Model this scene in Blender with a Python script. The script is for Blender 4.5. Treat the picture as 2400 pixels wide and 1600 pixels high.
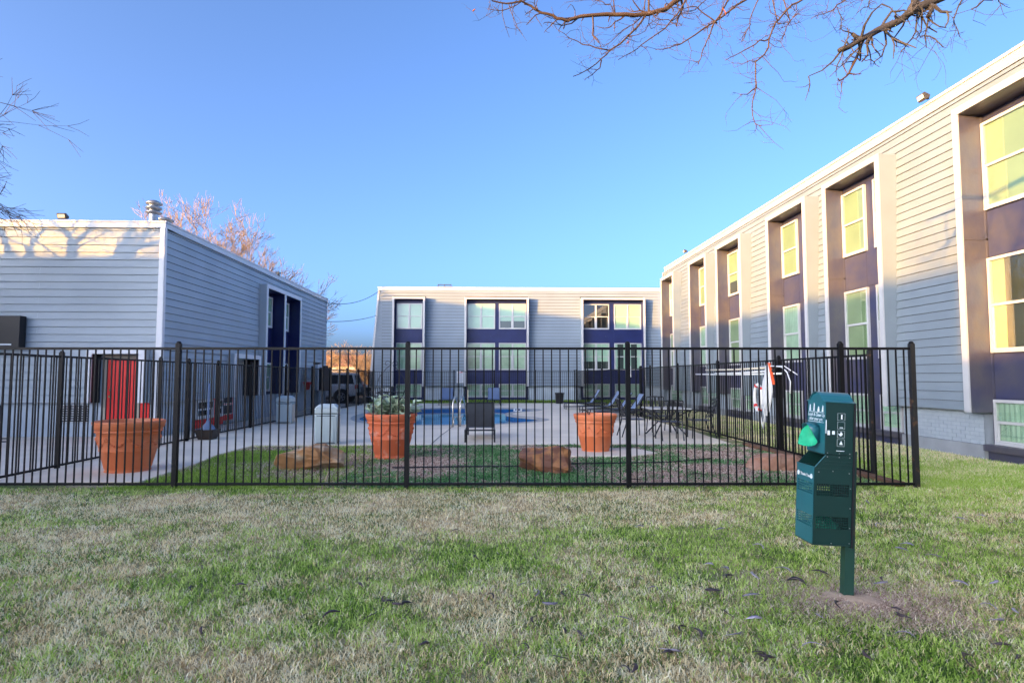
import bpy, bmesh, math, random
import numpy as np
from mathutils import Vector, Matrix, noise as mnoise

for o in list(bpy.data.objects): bpy.data.objects.remove(o)
S = bpy.context.scene
COL = S.collection
R = math.radians

# ------------------------------------------------------------------ camera, sky, sun, exposure
cd = bpy.data.cameras.new('camera'); cam = bpy.data.objects.new('camera', cd); COL.objects.link(cam)
cd.lens = 21.0; cd.sensor_width = 36.0; cd.clip_start = 0.05; cd.clip_end = 900
cam.location = (0, 0, 1.51)
cam.rotation_euler = (R(90) + math.atan(83/1400), 0, -math.atan(50/1400))
S.camera = cam

SUN_DIR = Vector((0.79, 0.61, -0.088)).normalized()      # the way the light travels
SUN_EL = math.asin(-SUN_DIR.z)
SUN_AZ = math.atan2(-SUN_DIR.x, -SUN_DIR.y)                 # compass bearing of the sun from +Y
w = bpy.data.worlds.new('World'); S.world = w; w.use_nodes = True
nt = w.node_tree; nt.nodes.clear()
sky = nt.nodes.new('ShaderNodeTexSky'); sky.sky_type = 'NISHITA'; sky.sun_disc = False
sky.sun_elevation = SUN_EL; sky.sun_rotation = SUN_AZ
sky.air_density = 0.35; sky.dust_density = 6.0; sky.ozone_density = 3.0; sky.altitude = 300
bg = nt.nodes.new('ShaderNodeBackground'); bg.inputs[1].default_value = 0.15
wo = nt.nodes.new('ShaderNodeOutputWorld')
wb = nt.nodes.new('ShaderNodeMixRGB'); wb.blend_type = 'MULTIPLY'; wb.inputs[0].default_value = 1; wb.inputs[2].default_value = (1.15, 1.0, .87, 1)
nt.links.new(sky.outputs[0], wb.inputs[1]); nt.links.new(wb.outputs[0], bg.inputs[0]); nt.links.new(bg.outputs[0], wo.inputs[0])
sd = bpy.data.lights.new('sun', 'SUN'); sun = bpy.data.objects.new('sun', sd); COL.objects.link(sun)
sd.energy = 2.0; sd.angle = R(0.55); sd.color = (1.0, 0.50, 0.09)
sun.rotation_euler = SUN_DIR.to_track_quat('-Z', 'Y').to_euler()
S.view_settings.view_transform = 'Standard'; S.view_settings.look = 'None'
S.view_settings.gamma = 1.0; S.view_settings.use_curve_mapping = False
S.view_settings.exposure = 3.05
S.render.engine = 'CYCLES'
S.cycles.max_bounces = 8; S.cycles.transparent_max_bounces = 12
S.cycles.caustics_reflective = False; S.cycles.caustics_refractive = False

# ------------------------------------------------------------------ materials
def mat(name, col, rough=0.6, var=0.0, scale=4.0, col2=None, bump=0.0, bscale=60.0, rnd=0.0, metal=0.0, spec=0.5,
        detail=4.0, thr=None, stretch=None):
    m = bpy.data.materials.new(name); m.use_nodes = True
    n = m.node_tree.nodes; l = m.node_tree.links
    b = n['Principled BSDF']
    b.inputs['Roughness'].default_value = rough; b.inputs['Metallic'].default_value = metal
    b.inputs['Specular IOR Level'].default_value = spec
    c4 = (*col, 1)
    b.inputs['Base Color'].default_value = c4
    if var or bump or rnd or col2:
        geo = n.new('ShaderNodeNewGeometry'); src = geo.outputs['Position']
        if stretch:
            mp = n.new('ShaderNodeMapping'); mp.inputs['Scale'].default_value = stretch
            l.new(src, mp.inputs['Vector']); src = mp.outputs[0]
        cur = None
        if var or col2:
            nz = n.new('ShaderNodeTexNoise'); nz.inputs['Scale'].default_value = scale; nz.inputs['Detail'].default_value = detail
            l.new(src, nz.inputs['Vector'])
            rp = n.new('ShaderNodeMapRange'); lo, hi = thr or (0.3, 0.7)
            rp.inputs[1].default_value = lo; rp.inputs[2].default_value = hi
            l.new(nz.outputs[0], rp.inputs[0])
            mx = n.new('ShaderNodeMixRGB')
            c2 = col2 or tuple(max(0, x*(1-var)) for x in col)
            mx.inputs[1].default_value = c4; mx.inputs[2].default_value = (*c2, 1)
            l.new(rp.outputs[0], mx.inputs[0]); cur = mx.outputs[0]
        if rnd:
            oi = n.new('ShaderNodeObjectInfo'); mr = n.new('ShaderNodeMapRange')
            mr.inputs[3].default_value = 1-rnd; mr.inputs[4].default_value = 1+rnd
            l.new(oi.outputs['Random'], mr.inputs[0])
            mu = n.new('ShaderNodeMixRGB'); mu.blend_type = 'MULTIPLY'; mu.inputs[0].default_value = 1
            if cur is not None: l.new(cur, mu.inputs[1])
            else: mu.inputs[1].default_value = c4
            l.new(mr.outputs[0], mu.inputs[2]); cur = mu.outputs[0]
        if cur is not None: l.new(cur, b.inputs['Base Color'])
        if bump:
            n2 = n.new('ShaderNodeTexNoise'); n2.inputs['Scale'].default_value = bscale; n2.inputs['Detail'].default_value = 5
            l.new(src, n2.inputs['Vector'])
            bp = n.new('ShaderNodeBump'); bp.inputs['Strength'].default_value = bump; bp.inputs['Distance'].default_value = 0.01
            l.new(n2.outputs[0], bp.inputs['Height']); l.new(bp.outputs[0], b.inputs['Normal'])
    return m

def schlick(n, l, f0, k, normal=None):
    geo = n.new('ShaderNodeNewGeometry'); d = n.new('ShaderNodeVectorMath'); d.operation = 'DOT_PRODUCT'
    l.new(geo.outputs['Incoming'], d.inputs[0]); l.new(normal if normal is not None else geo.outputs['Normal'], d.inputs[1])
    def mth(op, a, b=None):
        x = n.new('ShaderNodeMath'); x.operation = op
        for i, v in enumerate((a, b)):
            if v is None: continue
            if isinstance(v, (int, float)): x.inputs[i].default_value = v
            else: l.new(v, x.inputs[i])
        return x.outputs[0]
    c = mth('POWER', mth('SUBTRACT', 1.0, mth('ABSOLUTE', d.outputs['Value'])), 5.0)
    return mth('ADD', mth('MULTIPLY', c, k), f0)

def glass(name, tint, gloss=1.0, rough=0.015):
    m = bpy.data.materials.new(name); m.use_nodes = True
    n = m.node_tree.nodes; l = m.node_tree.links; n.clear()
    out = n.new('ShaderNodeOutputMaterial'); t = n.new('ShaderNodeBsdfTransparent'); t.inputs[0].default_value = (*tint, 1)
    g = n.new('ShaderNodeBsdfGlossy'); g.inputs['Roughness'].default_value = rough; g.inputs[0].default_value = (gloss, gloss, gloss, 1)
    f = schlick(n, l, .13, .85)
    mx = n.new('ShaderNodeMixShader')
    l.new(f, mx.inputs[0]); l.new(t.outputs[0], mx.inputs[1]); l.new(g.outputs[0], mx.inputs[2]); l.new(mx.outputs[0], out.inputs[0])
    return m

def blade_mat(name, stops, rough=0.6):
    """blades: a random value per blade (vertex attribute 'tone') picks the colour"""
    m = bpy.data.materials.new(name); m.use_nodes = True
    n = m.node_tree.nodes; l = m.node_tree.links; b = n['Principled BSDF']
    a = n.new('ShaderNodeAttribute'); a.attribute_name = 'tone'
    cr = n.new('ShaderNodeValToRGB'); e = cr.color_ramp.elements
    e[0].position = stops[0][0]; e[0].color = (*stops[0][1], 1); e[1].position = stops[-1][0]; e[1].color = (*stops[-1][1], 1)
    for p, c in stops[1:-1]:
        x = e.new(p); x.color = (*c, 1)
    l.new(a.outputs['Fac'], cr.inputs[0]); l.new(cr.outputs[0], b.inputs['Base Color'])
    b.inputs['Roughness'].default_value = rough; b.inputs['Specular IOR Level'].default_value = 0.25
    tr = n.new('ShaderNodeBsdfTranslucent'); l.new(cr.outputs[0], tr.inputs[0])
    ms = n.new('ShaderNodeMixShader'); ms.inputs[0].default_value = 0.45
    l.new(b.outputs[0], ms.inputs[1]); l.new(tr.outputs[0], ms.inputs[2]); l.new(ms.outputs[0], n['Material Output'].inputs[0])
    return m

M = {}
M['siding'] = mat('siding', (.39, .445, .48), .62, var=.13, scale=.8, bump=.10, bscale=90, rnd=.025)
M['cheek'] = mat('cheek_panel', (.40, .455, .49), .6, var=.05, scale=2, bump=.05, bscale=120)
M['trim'] = mat('white_trim', (.74, .74, .74), .5, var=.04, scale=3, rnd=.02)
M['fascia'] = mat('fascia', (.66, .66, .65), .45, var=.06, scale=2)
M['navy'] = mat('navy_panel', (.030, .034, .085), .42, var=.35, scale=1.6, bump=.4, bscale=5.0, col2=(.060, .056, .072), thr=(.35, .8), stretch=(1, 1, 1.6), spec=.6)  # base and patches warmed to imitate sun on the navy, plus chalky wear
M['navyb'] = mat('deep_navy_panel', (.012, .020, .10), .42, var=.3, scale=1.5, bump=.3, bscale=5)
M['navyjamb'] = mat('navy_metal', (.045, .045, .080), .34, col2=(.088, .076, .074), scale=1.6, thr=(.35, .8), bump=.45, bscale=4.5, spec=.8, stretch=(2, 2, 1.2))  # warm tint stands in for sunlight on the jambs, plus weathered patches
M['black'] = mat('black_panel', (.012, .012, .016), .4, var=.3, scale=5)
M['brick'] = mat('painted_brick', (.44, .50, .55), .7, var=.08, scale=8, bump=.25, bscale=70, rnd=.03)
M['mortar'] = mat('painted_mortar', (.37, .42, .47), .8, var=.08, scale=8, bump=.2, bscale=90)
M['base'] = mat('painted_base', (.46, .52, .57), .75, var=.1, scale=3, bump=.3, bscale=25)
M['footing'] = mat('concrete_footing', (.42, .45, .49), .8, var=.25, scale=2.5, bump=.3, bscale=40)
M['roof'] = mat('roof_membrane', (.3, .3, .3), .8)
M['blind'] = mat('cream_blind', (.56, .60, .38), .7, var=.05, scale=3, rnd=.05)
M['blindc'] = mat('grey_white_blind', (.46, .55, .52), .7, var=.12, scale=1.2, rnd=.12)
M['curtain'] = mat('pale_curtain', (.48, .56, .50), .8, var=.25, scale=2.5, rnd=.15)
M['dark'] = mat('dark_room', (.03, .03, .035), .8)
M['glass'] = glass('window_glass', (.84, .98, .84))
M['glassd'] = glass('dark_window_glass', (.45, .5, .45))
M['red'] = mat('red_door_paint', (.85, .02, .014), .38, var=.12, scale=2)
M['doorframe'] = mat('tan_door_frame', (.40, .34, .26), .6)
M['brass'] = mat('brass', (.65, .5, .25), .25, metal=1)
M['fence'] = mat('black_fence_paint', (.004, .004, .005), .5, spec=.22, rnd=.2, var=.3, scale=8)
M['rust'] = mat('rusty_black_paint', (.008, .008, .008), .5, col2=(.10, .045, .02), scale=9, thr=(.58, .72), bump=.2)
M['concrete'] = mat('pool_deck', (.84, .73, .58), .85, var=.22, scale=.7, bump=.25, bscale=55, detail=6)
M['walk'] = mat('concrete_walk', (.70, .62, .52), .85, var=.18, scale=1.2, bump=.25, bscale=45, detail=6)
M['asphalt'] = mat('asphalt', (.055, .055, .06), .9, var=.2, scale=2, bump=.3)
M['terra'] = mat('terracotta', (.66, .17, .055), .68, col2=(.72, .28, .14), scale=2.2, thr=(.45, .75), bump=.15, bscale=60)
M['terraw'] = mat('weathered_terracotta', (.66, .15, .055), .7, col2=(.72, .42, .32), scale=6, thr=(.55, .8), bump=.2, bscale=60)
M['soil'] = mat('soil', (.07, .045, .03), .95, var=.4, scale=20, bump=.6)
M['rock1'] = mat('tan_sandstone', (.50, .40, .28), .85, col2=(.40, .20, .08), scale=3.0, bump=.9, bscale=9, thr=(.42, .58))
M['rock2'] = mat('red_sandstone', (.15, .06, .035), .7, col2=(.38, .17, .06), scale=5, bump=.8, bscale=11, thr=(.45, .65))
M['rock3'] = mat('pink_sandstone', (.44, .27, .19), .85, col2=(.30, .14, .08), scale=4, bump=.8, bscale=12)
M['petg'] = mat('shaded_green_enamel', (.004, .030, .026), .35, var=.15, scale=5, rnd=.05, spec=.6)  # side faces darkened in colour, as they turn from the bright sky
M['petf'] = mat('lit_teal_enamel', (.016, .13, .155), .35, var=.12, scale=5, spec=.6)  # front kept lighter in colour, as it faces the sunward sky
M['petpost'] = mat('green_post', (.012, .05, .035), .45, col2=(.14, .07, .035), scale=9, thr=(.6, .75))
M['bag'] = mat('green_bag', (.02, .48, .22), .25, var=.3, scale=20)
M['bagd'] = mat('used_green_bag', (.01, .22, .13), .3, var=.5, scale=30)
M['white'] = mat('white_print', (.75, .8, .82), .6)
M['plastic'] = mat('white_plastic', (.74, .74, .72), .5)
M['cream'] = mat('cream_plastic', (.70, .62, .46), .5)
M['orange'] = mat('orange_plastic', (.80, .10, .02), .45)
M['ropered'] = mat('red_band', (.65, .02, .02), .5)
M['rope'] = mat('white_rope', (.65, .65, .62), .8)
M['trash'] = mat('grey_green_resin', (.46, .53, .53), .6, var=.06, scale=3)
M['trashb'] = mat('beige_resin', (.50, .44, .36), .6, var=.06, scale=3)
M['bin'] = mat('black_plastic', (.012, .012, .014), .5, var=.2, scale=9)
M['pot_brown'] = mat('dark_brown_planter', (.035, .022, .015), .55, var=.4, scale=12)
M['iron'] = mat('black_iron', (.012, .012, .014), .45)
M['sling'] = mat('slate_sling', (.055, .065, .085), .7, var=.15, scale=4, bump=.2, bscale=300)
M['slingb'] = mat('blue_grey_sling', (.16, .22, .34), .6, var=.12, scale=4)
M['steel'] = mat('galvanised_steel', (.42, .44, .44), .35, metal=.8, var=.2, scale=4)
M['chrome'] = mat('pool_rail_steel', (.6, .58, .52), .25, metal=.9)
M['glasstop'] = mat('frosted_table_glass', (.50, .50, .48), .2, spec=.8)
M['tile'] = mat('pool_tile', (.03, .14, .34), .2, var=.3, scale=8)
M['plaster'] = mat('pool_plaster', (.42, .80, .92), .7, var=.08, scale=1.5)
M['coping'] = mat('pool_coping', (.40, .38, .35), .7, var=.1, scale=3, bump=.2)
M['silver'] = mat('silver_car_paint', (.70, .72, .76), .32, metal=.1, spec=.7)
M['carglass'] = mat('tinted_car_glass', (.012, .014, .018), .06, spec=.9)
M['tyre'] = mat('tyre_rubber', (.012, .012, .012), .85)
M['rim'] = mat('alloy_rim', (.5, .5, .52), .3, metal=.8)
M['tail'] = mat('red_lamp', (.55, .01, .01), .2)
M['bark'] = mat('bark', (.11, .085, .07), .85, var=.35, scale=14, bump=.5, bscale=60)
M['twig'] = mat('twigs', (.075, .045, .03), .8, var=.4, scale=6)
M['bark_shade'] = mat('shaded_bark', (.045, .042, .045), .8, var=.4, scale=14, bump=.5, bscale=60)  # bark with the shade of the right-hand branches put into its colour
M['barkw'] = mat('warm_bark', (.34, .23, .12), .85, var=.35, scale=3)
M['pod'] = mat('seed_pod', (.045, .028, .035), .42, rnd=.5, var=.3, scale=30)
M['podg'] = mat('grey_seed_pod', (.30, .27, .34), .42, rnd=.35, var=.3, scale=30)
M['podr'] = mat('brown_seed_pod', (.25, .06, .02), .5)
M['timber'] = mat('edging_timber', (.17, .085, .045), .85, var=.4, scale=5, bump=.5, stretch=(4, 1, 4))
M['lamp'] = mat('lamp_housing', (.05, .045, .04), .5)
M['lampglass'] = mat('lamp_glass', (.6, .6, .55), .2)
M['leaf'] = mat('grey_green_leaf', (.24, .36, .24), .5, col2=(.52, .58, .40), scale=14, rnd=.15)
M['wire'] = mat('cable', (.02, .02, .02), .6)
M['stick'] = mat('dry_stick', (.38, .30, .20), .8)
M['sign'] = mat('black_sign', (.006, .006, .008), .4)
M['bluebox'] = mat('blue_panel', (.02, .07, .22), .45)
M['houseroof'] = mat('far_roof', (.35, .16, .10), .8)
M['housewall'] = mat('far_wall', (.55, .5, .45), .8)
PAINT = {k: M[k] for k in ('siding', 'cheek', 'trim', 'fascia', 'brick', 'mortar', 'footing', 'blind', 'navy', 'navyjamb')}
SUN_DIMMED = dict(PAINT, siding=mat('sun_dimmed_siding', (.225, .275, .325), .62, var=.13, scale=.6, bump=.10, bscale=90, rnd=.03), trim=mat('sun_dimmed_trim', (.50, .50, .50), .5, var=.05, scale=3, rnd=.02), cheek=mat('sun_dimmed_cheek', (.23, .28, .33), .6, var=.08, scale=2))  # same paint, darkened to hold back the sunlight on the back building
GLOW_DIMMED = dict(PAINT, siding=mat('glow_dimmed_siding', (.195, .235, .265), .62, var=.14, scale=.8, bump=.10, bscale=90, rnd=.03),  # same paint, darkened so the glow-lit right building does not clip
            cheek=mat('glow_dimmed_cheek', (.205, .245, .275), .6, var=.08, scale=2, bump=.05, bscale=120), trim=mat('glow_dimmed_trim', (.46, .46, .46), .5, var=.06, scale=3, rnd=.02),
            fascia=mat('glow_dimmed_fascia', (.36, .36, .36), .45, var=.08, scale=2), brick=mat('glow_dimmed_brick', (.34, .39, .43), .7, var=.1, scale=8, bump=.25, bscale=70, rnd=.04),
            mortar=mat('glow_dimmed_mortar', (.27, .31, .35), .8, var=.08, scale=8, bump=.2, bscale=90), footing=mat('glow_dimmed_footing', (.30, .32, .34), .8, var=.25, scale=2.5, bump=.3, bscale=40),
            blind=mat('glow_dimmed_blind', (.29, .32, .20), .7, var=.22, scale=1.1, rnd=.10))

# water: clear over the blue plaster, reflecting the sky and the far house
def water_mat():
    m = bpy.data.materials.new('pool_water'); m.use_nodes = True
    n = m.node_tree.nodes; l = m.node_tree.links; n.clear()
    out = n.new('ShaderNodeOutputMaterial'); t = n.new('ShaderNodeBsdfTransparent'); t.inputs[0].default_value = (.50, .86, .97, 1)
    g = n.new('ShaderNodeBsdfGlossy'); g.inputs['Roughness'].default_value = .02; g.inputs[0].default_value = (.8, .9, 1, 1)
    nz = n.new('ShaderNodeTexNoise'); nz.inputs['Scale'].default_value = 2.2; nz.inputs['Detail'].default_value = 3
    geo = n.new('ShaderNodeNewGeometry'); l.new(geo.outputs['Position'], nz.inputs['Vector'])
    bp = n.new('ShaderNodeBump'); bp.inputs['Strength'].default_value = .06; bp.inputs['Distance'].default_value = .05
    l.new(nz.outputs[0], bp.inputs['Height']); l.new(bp.outputs[0], g.inputs['Normal']); f = schlick(n, l, .02, .95, bp.outputs[0])
    mx = n.new('ShaderNodeMixShader'); l.new(f, mx.inputs[0]); l.new(t.outputs[0], mx.inputs[1]); l.new(g.outputs[0], mx.inputs[2])
    l.new(mx.outputs[0], out.inputs[0]); return m
M['water'] = water_mat()

def ground_mat():
    m = bpy.data.materials.new('lawn_soil'); m.use_nodes = True
    n = m.node_tree.nodes; l = m.node_tree.links; b = n['Principled BSDF']; b.inputs['Roughness'].default_value = .95
    b.inputs['Specular IOR Level'].default_value = .1
    geo = n.new('ShaderNodeNewGeometry')
    def nz(s, d=6):
        x = n.new('ShaderNodeTexNoise'); x.inputs['Scale'].default_value = s; x.inputs['Detail'].default_value = d; l.new(geo.outputs['Position'], x.inputs['Vector']); return x
    a = nz(1.1); r = n.new('ShaderNodeValToRGB'); l.new(a.outputs[0], r.inputs[0])
    e = r.color_ramp.elements; e[0].position = .38; e[0].color = (.13, .20, .06, 1); e[1].position = .62; e[1].color = (.56, .45, .28, 1)
    c = nz(35); r2 = n.new('ShaderNodeValToRGB'); l.new(c.outputs[0], r2.inputs[0])
    e = r2.color_ramp.elements; e[0].position = .3; e[0].color = (.4, .4, .4, 1); e[1].position = .7; e[1].color = (1.2, 1.2, 1.2, 1)
    mu = n.new('ShaderNodeMixRGB'); mu.blend_type = 'MULTIPLY'; mu.inputs[0].default_value = 1
    l.new(r.outputs[0], mu.inputs[1]); l.new(r2.outputs[0], mu.inputs[2]); l.new(mu.outputs[0], b.inputs['Base Color'])
    bp = n.new('ShaderNodeBump'); bp.inputs['Strength'].default_value = .6; bp.inputs['Distance'].default_value = .03
    l.new(c.outputs[0], bp.inputs['Height']); l.new(bp.outputs[0], b.inputs['Normal'])
    return m
M['ground'] = ground_mat()
M['mulchbase'] = mat('mulch_base', (.80, .66, .50), .95, col2=(.30, .18, .12), scale=38, bump=.8, bscale=40, thr=(.42, .60))

# ------------------------------------------------------------------ mesh helpers
class MB:
    def __init__(s): s.v = []; s.f = []
    def quad(s, a, b, c, d):
        i = len(s.v); s.v += [a, b, c, d]; s.f.append((i, i+1, i+2, i+3)); return s
    def poly(s, pts):
        i = len(s.v); s.v += list(pts); s.f.append(tuple(range(i, i+len(pts)))); return s
    def hexa(s, p):     # 8 points: bottom ring 0-3, top ring 4-7
        i = len(s.v); s.v += list(p)
        for a in ((0, 3, 2, 1), (4, 5, 6, 7), (0, 1, 5, 4), (1, 2, 6, 5), (2, 3, 7, 6), (3, 0, 4, 7)): s.f.append(tuple(i+k for k in a))
        return s
    def box(s, x0, y0, z0, x1, y1, z1):
        return s.hexa([(x0, y0, z0), (x1, y0, z0), (x1, y1, z0), (x0, y1, z0), (x0, y0, z1), (x1, y0, z1), (x1, y1, z1), (x0, y1, z1)])
    def tube(s, pts, r, n=8, cap=True):
        pts = [Vector(p) for p in pts]; rs = r if isinstance(r, (list, tuple)) else [r]*len(pts)
        base = len(s.v); up = None
        for k, p in enumerate(pts):
            t = (pts[min(k+1, len(pts)-1)] - pts[max(k-1, 0)])
            t = t.normalized() if t.length > 1e-9 else Vector((0, 0, 1))
            if up is None:
                up = Vector((0, 0, 1)) if abs(t.z) < .9 else Vector((1, 0, 0))
            a = t.cross(up).normalized(); b = a.cross(t).normalized(); up = b
            for j in range(n):
                an = 2*math.pi*j/n
                q = p + (a*math.cos(an) + b*math.sin(an))*rs[k]; s.v.append(tuple(q))
        for k in range(len(pts)-1):
            for j in range(n):
                a0 = base+k*n+j; a1 = base+k*n+(j+1) % n
                s.f.append((a0, a1, a1+n, a0+n))
        if cap:
            s.f.append(tuple(base+j for j in range(n))[::-1]); e = base+(len(pts)-1)*n; s.f.append(tuple(e+j for j in range(n)))
        return s
    def lathe(s, prof, c=(0, 0, 0), n=32, close=True):
        b = len(s.v); m = len(prof)
        for k in range(n):
            a = 2*math.pi*k/n
            for r, z in prof: s.v.append((c[0]+r*math.cos(a), c[1]+r*math.sin(a), c[2]+z))
        for k in range(n):
            k2 = (k+1) % n
            for j in range(m-1): s.f.append((b+k*m+j, b+k2*m+j, b+k2*m+j+1, b+k*m+j+1))
        return s
    def prism(s, poly, axis, a, b):   # poly in the two other axes, extruded along axis from a to b
        def P(u, v, w_):
            return {'x': (w_, u, v), 'y': (u, w_, v), 'z': (u, v, w_)}[axis]
        i = len(s.v); n = len(poly)
        s.v += [P(u, v, a) for u, v in poly] + [P(u, v, b) for u, v in poly]
        s.f.append(tuple(range(i, i+n))[::-1]); s.f.append(tuple(range(i+n, i+2*n)))
        for k in range(n): s.f.append((i+k, i+(k+1) % n, i+n+(k+1) % n, i+n+k))
        return s

ROOT = {}
def to_mesh(name, mb, m, off=(0, 0, 0), smooth=False, fix=True, weld=False):
    me = bpy.data.meshes.new(name)
    v = [(a-off[0], b-off[1], c-off[2]) for a, b, c in mb.v]
    me.from_pydata(v, [], mb.f)
    if fix or weld:
        b = bmesh.new(); b.from_mesh(me)
        if weld: bmesh.ops.remove_doubles(b, verts=b.verts, dist=1e-5)
        if fix: bmesh.ops.recalc_face_normals(b, faces=b.faces)
        b.to_mesh(me); b.free()
    me.materials.append(m)
    if smooth: me.polygons.foreach_set('use_smooth', [True]*len(me.polygons))
    me.update(); return me
def rloc(p):
    t = Vector((0, 0, 0))
    while p is not None: t += p.location; p = p.parent
    return t
def inst(name, me, parent=None, loc=(0, 0, 0)):
    o = bpy.data.objects.new(name, me); COL.objects.link(o)
    if parent is not None:
        o.parent = parent; o.location = Vector(loc) - rloc(parent)
    else: o.location = loc
    return o
def part(name, mb, m, parent=None, smooth=False, bevel=0, fix=True, label=None, weld=False):
    """geometry given in world coordinates (or the root's own when the root is still at the origin)"""
    off = rloc(parent) if parent is not None else Vector((0, 0, 0))
    o = bpy.data.objects.new(name, to_mesh(name, mb, m, off, smooth, fix, weld)); COL.objects.link(o)
    if parent is not None: o.parent = parent
    if bevel:
        bv = o.modifiers.new('bevel', 'BEVEL'); bv.width = bevel; bv.segments = 2; bv.limit_method = 'ANGLE'; bv.angle_limit = R(40)
    if label: o['label'] = label
    return o
def tag(o, label, cat, group=None):
    o['label'] = label; o['category'] = cat
    if group: o['group'] = group
    return o
def thing(name, label, cat, loc=(0, 0, 0), group=None):
    o = bpy.data.objects.new(name, None); COL.objects.link(o); o.empty_display_size = .2; o.location = loc
    return tag(o, label, cat, group)
def struct(name, mb, m, **k):
    o = part(name, mb, m, **k); o['kind'] = 'structure'; return o
def place(o, loc, rz=0): o.location = loc; o.rotation_euler = (0, 0, rz); return o
def copy_tree(o, parent=None):
    c = o.copy(); COL.objects.link(c); c.parent = parent
    for ch in list(o.children): copy_tree(ch, c)
    return c
def lab(o, label): o['label'] = label; return o

# ------------------------------------------------------------------ ground, deck, pool
POOL = [(-3.7, 28.0), (-2.2, 28.8), (-.2, 28.85), (1.1, 28.3), (1.9, 27.4), (2.0, 26.7), (1.6, 25.9), (.95, 25.2), (.6, 24.4), (.62, 23.5),
        (.95, 22.5), (1.5, 21.6), (1.75, 20.9), (1.5, 20.1), (.9, 19.4), (.1, 18.9), (-.9, 18.6), (-2.0, 18.55), (-3.2, 19.0), (-4.2, 20.2), (-4.8, 22.2), (-4.9, 24.6), (-4.5, 26.7)]
def smooth_loop(p, k=4):
    out = []; n = len(p)
    for i in range(n):
        p0, p1, p2, p3 = [np.array(p[(i+j-1) % n]) for j in range(4)]
        for t in np.arange(k)/k:
            out.append(tuple(.5*((2*p1)+(-p0+p2)*t+(2*p0-5*p1+4*p2-p3)*t*t+(-p0+3*p1-3*p2+p3)*t**3)))
    return out
PL = smooth_loop(POOL, 3)
def grow(loop, d):
    n = len(loop); out = []
    for i in range(n):
        a = np.array(loop[i-1]); b = np.array(loop[(i+1) % n]); t = b-a; t /= np.linalg.norm(t)
        nn = np.array((-t[1], t[0])); c = np.array(loop[i]); out.append(tuple(c+nn*d))
    return out
area = sum(PL[i-1][0]*PL[i][1]-PL[i][0]*PL[i-1][1] for i in range(len(PL)))
SG = -1 if area > 0 else 1
def holed(name, outer, holes, z, m, thick=0):
    b = bmesh.new()
    for lp in [outer]+holes:
        vs = [b.verts.new((x, y, z)) for x, y in lp]
        for i in range(len(vs)): b.edges.new((vs[i-1], vs[i]))
    bmesh.ops.triangle_fill(b, edges=b.edges, use_beauty=True)
    bmesh.ops.recalc_face_normals(b, faces=b.faces)
    for f in b.faces:
        if f.normal.z < 0: f.normal_flip()
    if thick:
        r = bmesh.ops.extrude_face_region(b, geom=b.faces[:])
        bmesh.ops.translate(b, verts=[e for e in r['geom'] if isinstance(e, bmesh.types.BMVert)], vec=(0, 0, -thick))
        bmesh.ops.recalc_face_normals(b, faces=b.faces)
    me = bpy.data.meshes.new(name); b.to_mesh(me); b.free(); me.materials.append(m)
    o = bpy.data.objects.new(name, me); COL.objects.link(o); o['kind'] = 'structure'; return o
big = grow(PL, SG*.30)
holed('ground', [(-400, -400), (400, -400), (400, 400), (-400, 400)], [big], 0, M['ground'])
DZ = .035
holed('pool_deck', [(-7.0, 8.72), (-4.95, 8.72), (-5.02, 10.4), (-5.2, 11.6), (-5.15, 13.2), (5.35, 13.2), (5.5, 16), (5.55, 22.6), (4.75, 33.8), (-6.85, 33.8)], [grow(PL, SG*.295)], DZ, M['concrete'], .06)
# the pool
pr = thing('swimming_pool', 'kidney shaped swimming pool with blue water and dark blue tile band', 'swimming pool', (-1.5, 23.5, 0))
n = len(PL); cop = MB(); A = grow(PL, SG*.30); Bq = grow(PL, SG*.05); Cq = grow(PL, -SG*.0)
for i in range(n):
    j = (i+1) % n
    for (p, zp), (q, zq) in (((A, DZ-.05), (A, DZ+.004)), ((A, DZ+.004), (Bq, DZ+.018)), ((Bq, DZ+.018), (Cq, DZ-.0)), ((Cq, DZ), (Cq, DZ-.05))):
        cop.quad((*p[i], zp), (*p[j], zp), (*q[j], zq), (*q[i], zq))
part('coping', cop, M['coping'], pr, weld=True)
tl = MB(); wl = MB(); D = grow(PL, SG*.03); E_ = grow(PL, -SG*.25)
for i in range(n):
    j = (i+1) % n
    tl.quad((*D[i], DZ-.02), (*D[j], DZ-.02), (*D[j], -.26), (*D[i], -.26))
    wl.quad((*D[i], -.26), (*D[j], -.26), (*E_[j], -1.3), (*E_[i], -1.3))
part('tile_band', tl, M['tile'], pr, weld=True); 
wl.poly([(x, y, -1.3) for x, y in E_]); part('basin', wl, M['plaster'], pr, weld=True)
wt = MB().poly([(x, y, -.11) for x, y in D]); part('water', wt, M['water'], pr)
struct('mulch_bed', MB().poly([(-3.4, 8.35, .004), (5.5, 8.2, .004), (5.5, 13.19, .004), (-3.2, 13.19, .004), (-2.6, 12, .004), (-3.0, 10.5, .004)]), M['mulchbase'], fix=False)
# walks and road
struct('walkway', MB().box(-8.35, 2, -.05, -7.03, 33.8, .022), M['walk'])
struct('side_walkway', MB().box(-24, 6.0, -.05, -8.36, 15.45, .018), M['walk'])
struct('parking_lot', MB().box(-60, 31.2, -.05, -7.2, 90, .010), M['asphalt'])
struct('kerb', MB().box(-60, 31.0, -.05, -8.36, 31.18, .12), M['footing'])

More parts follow.
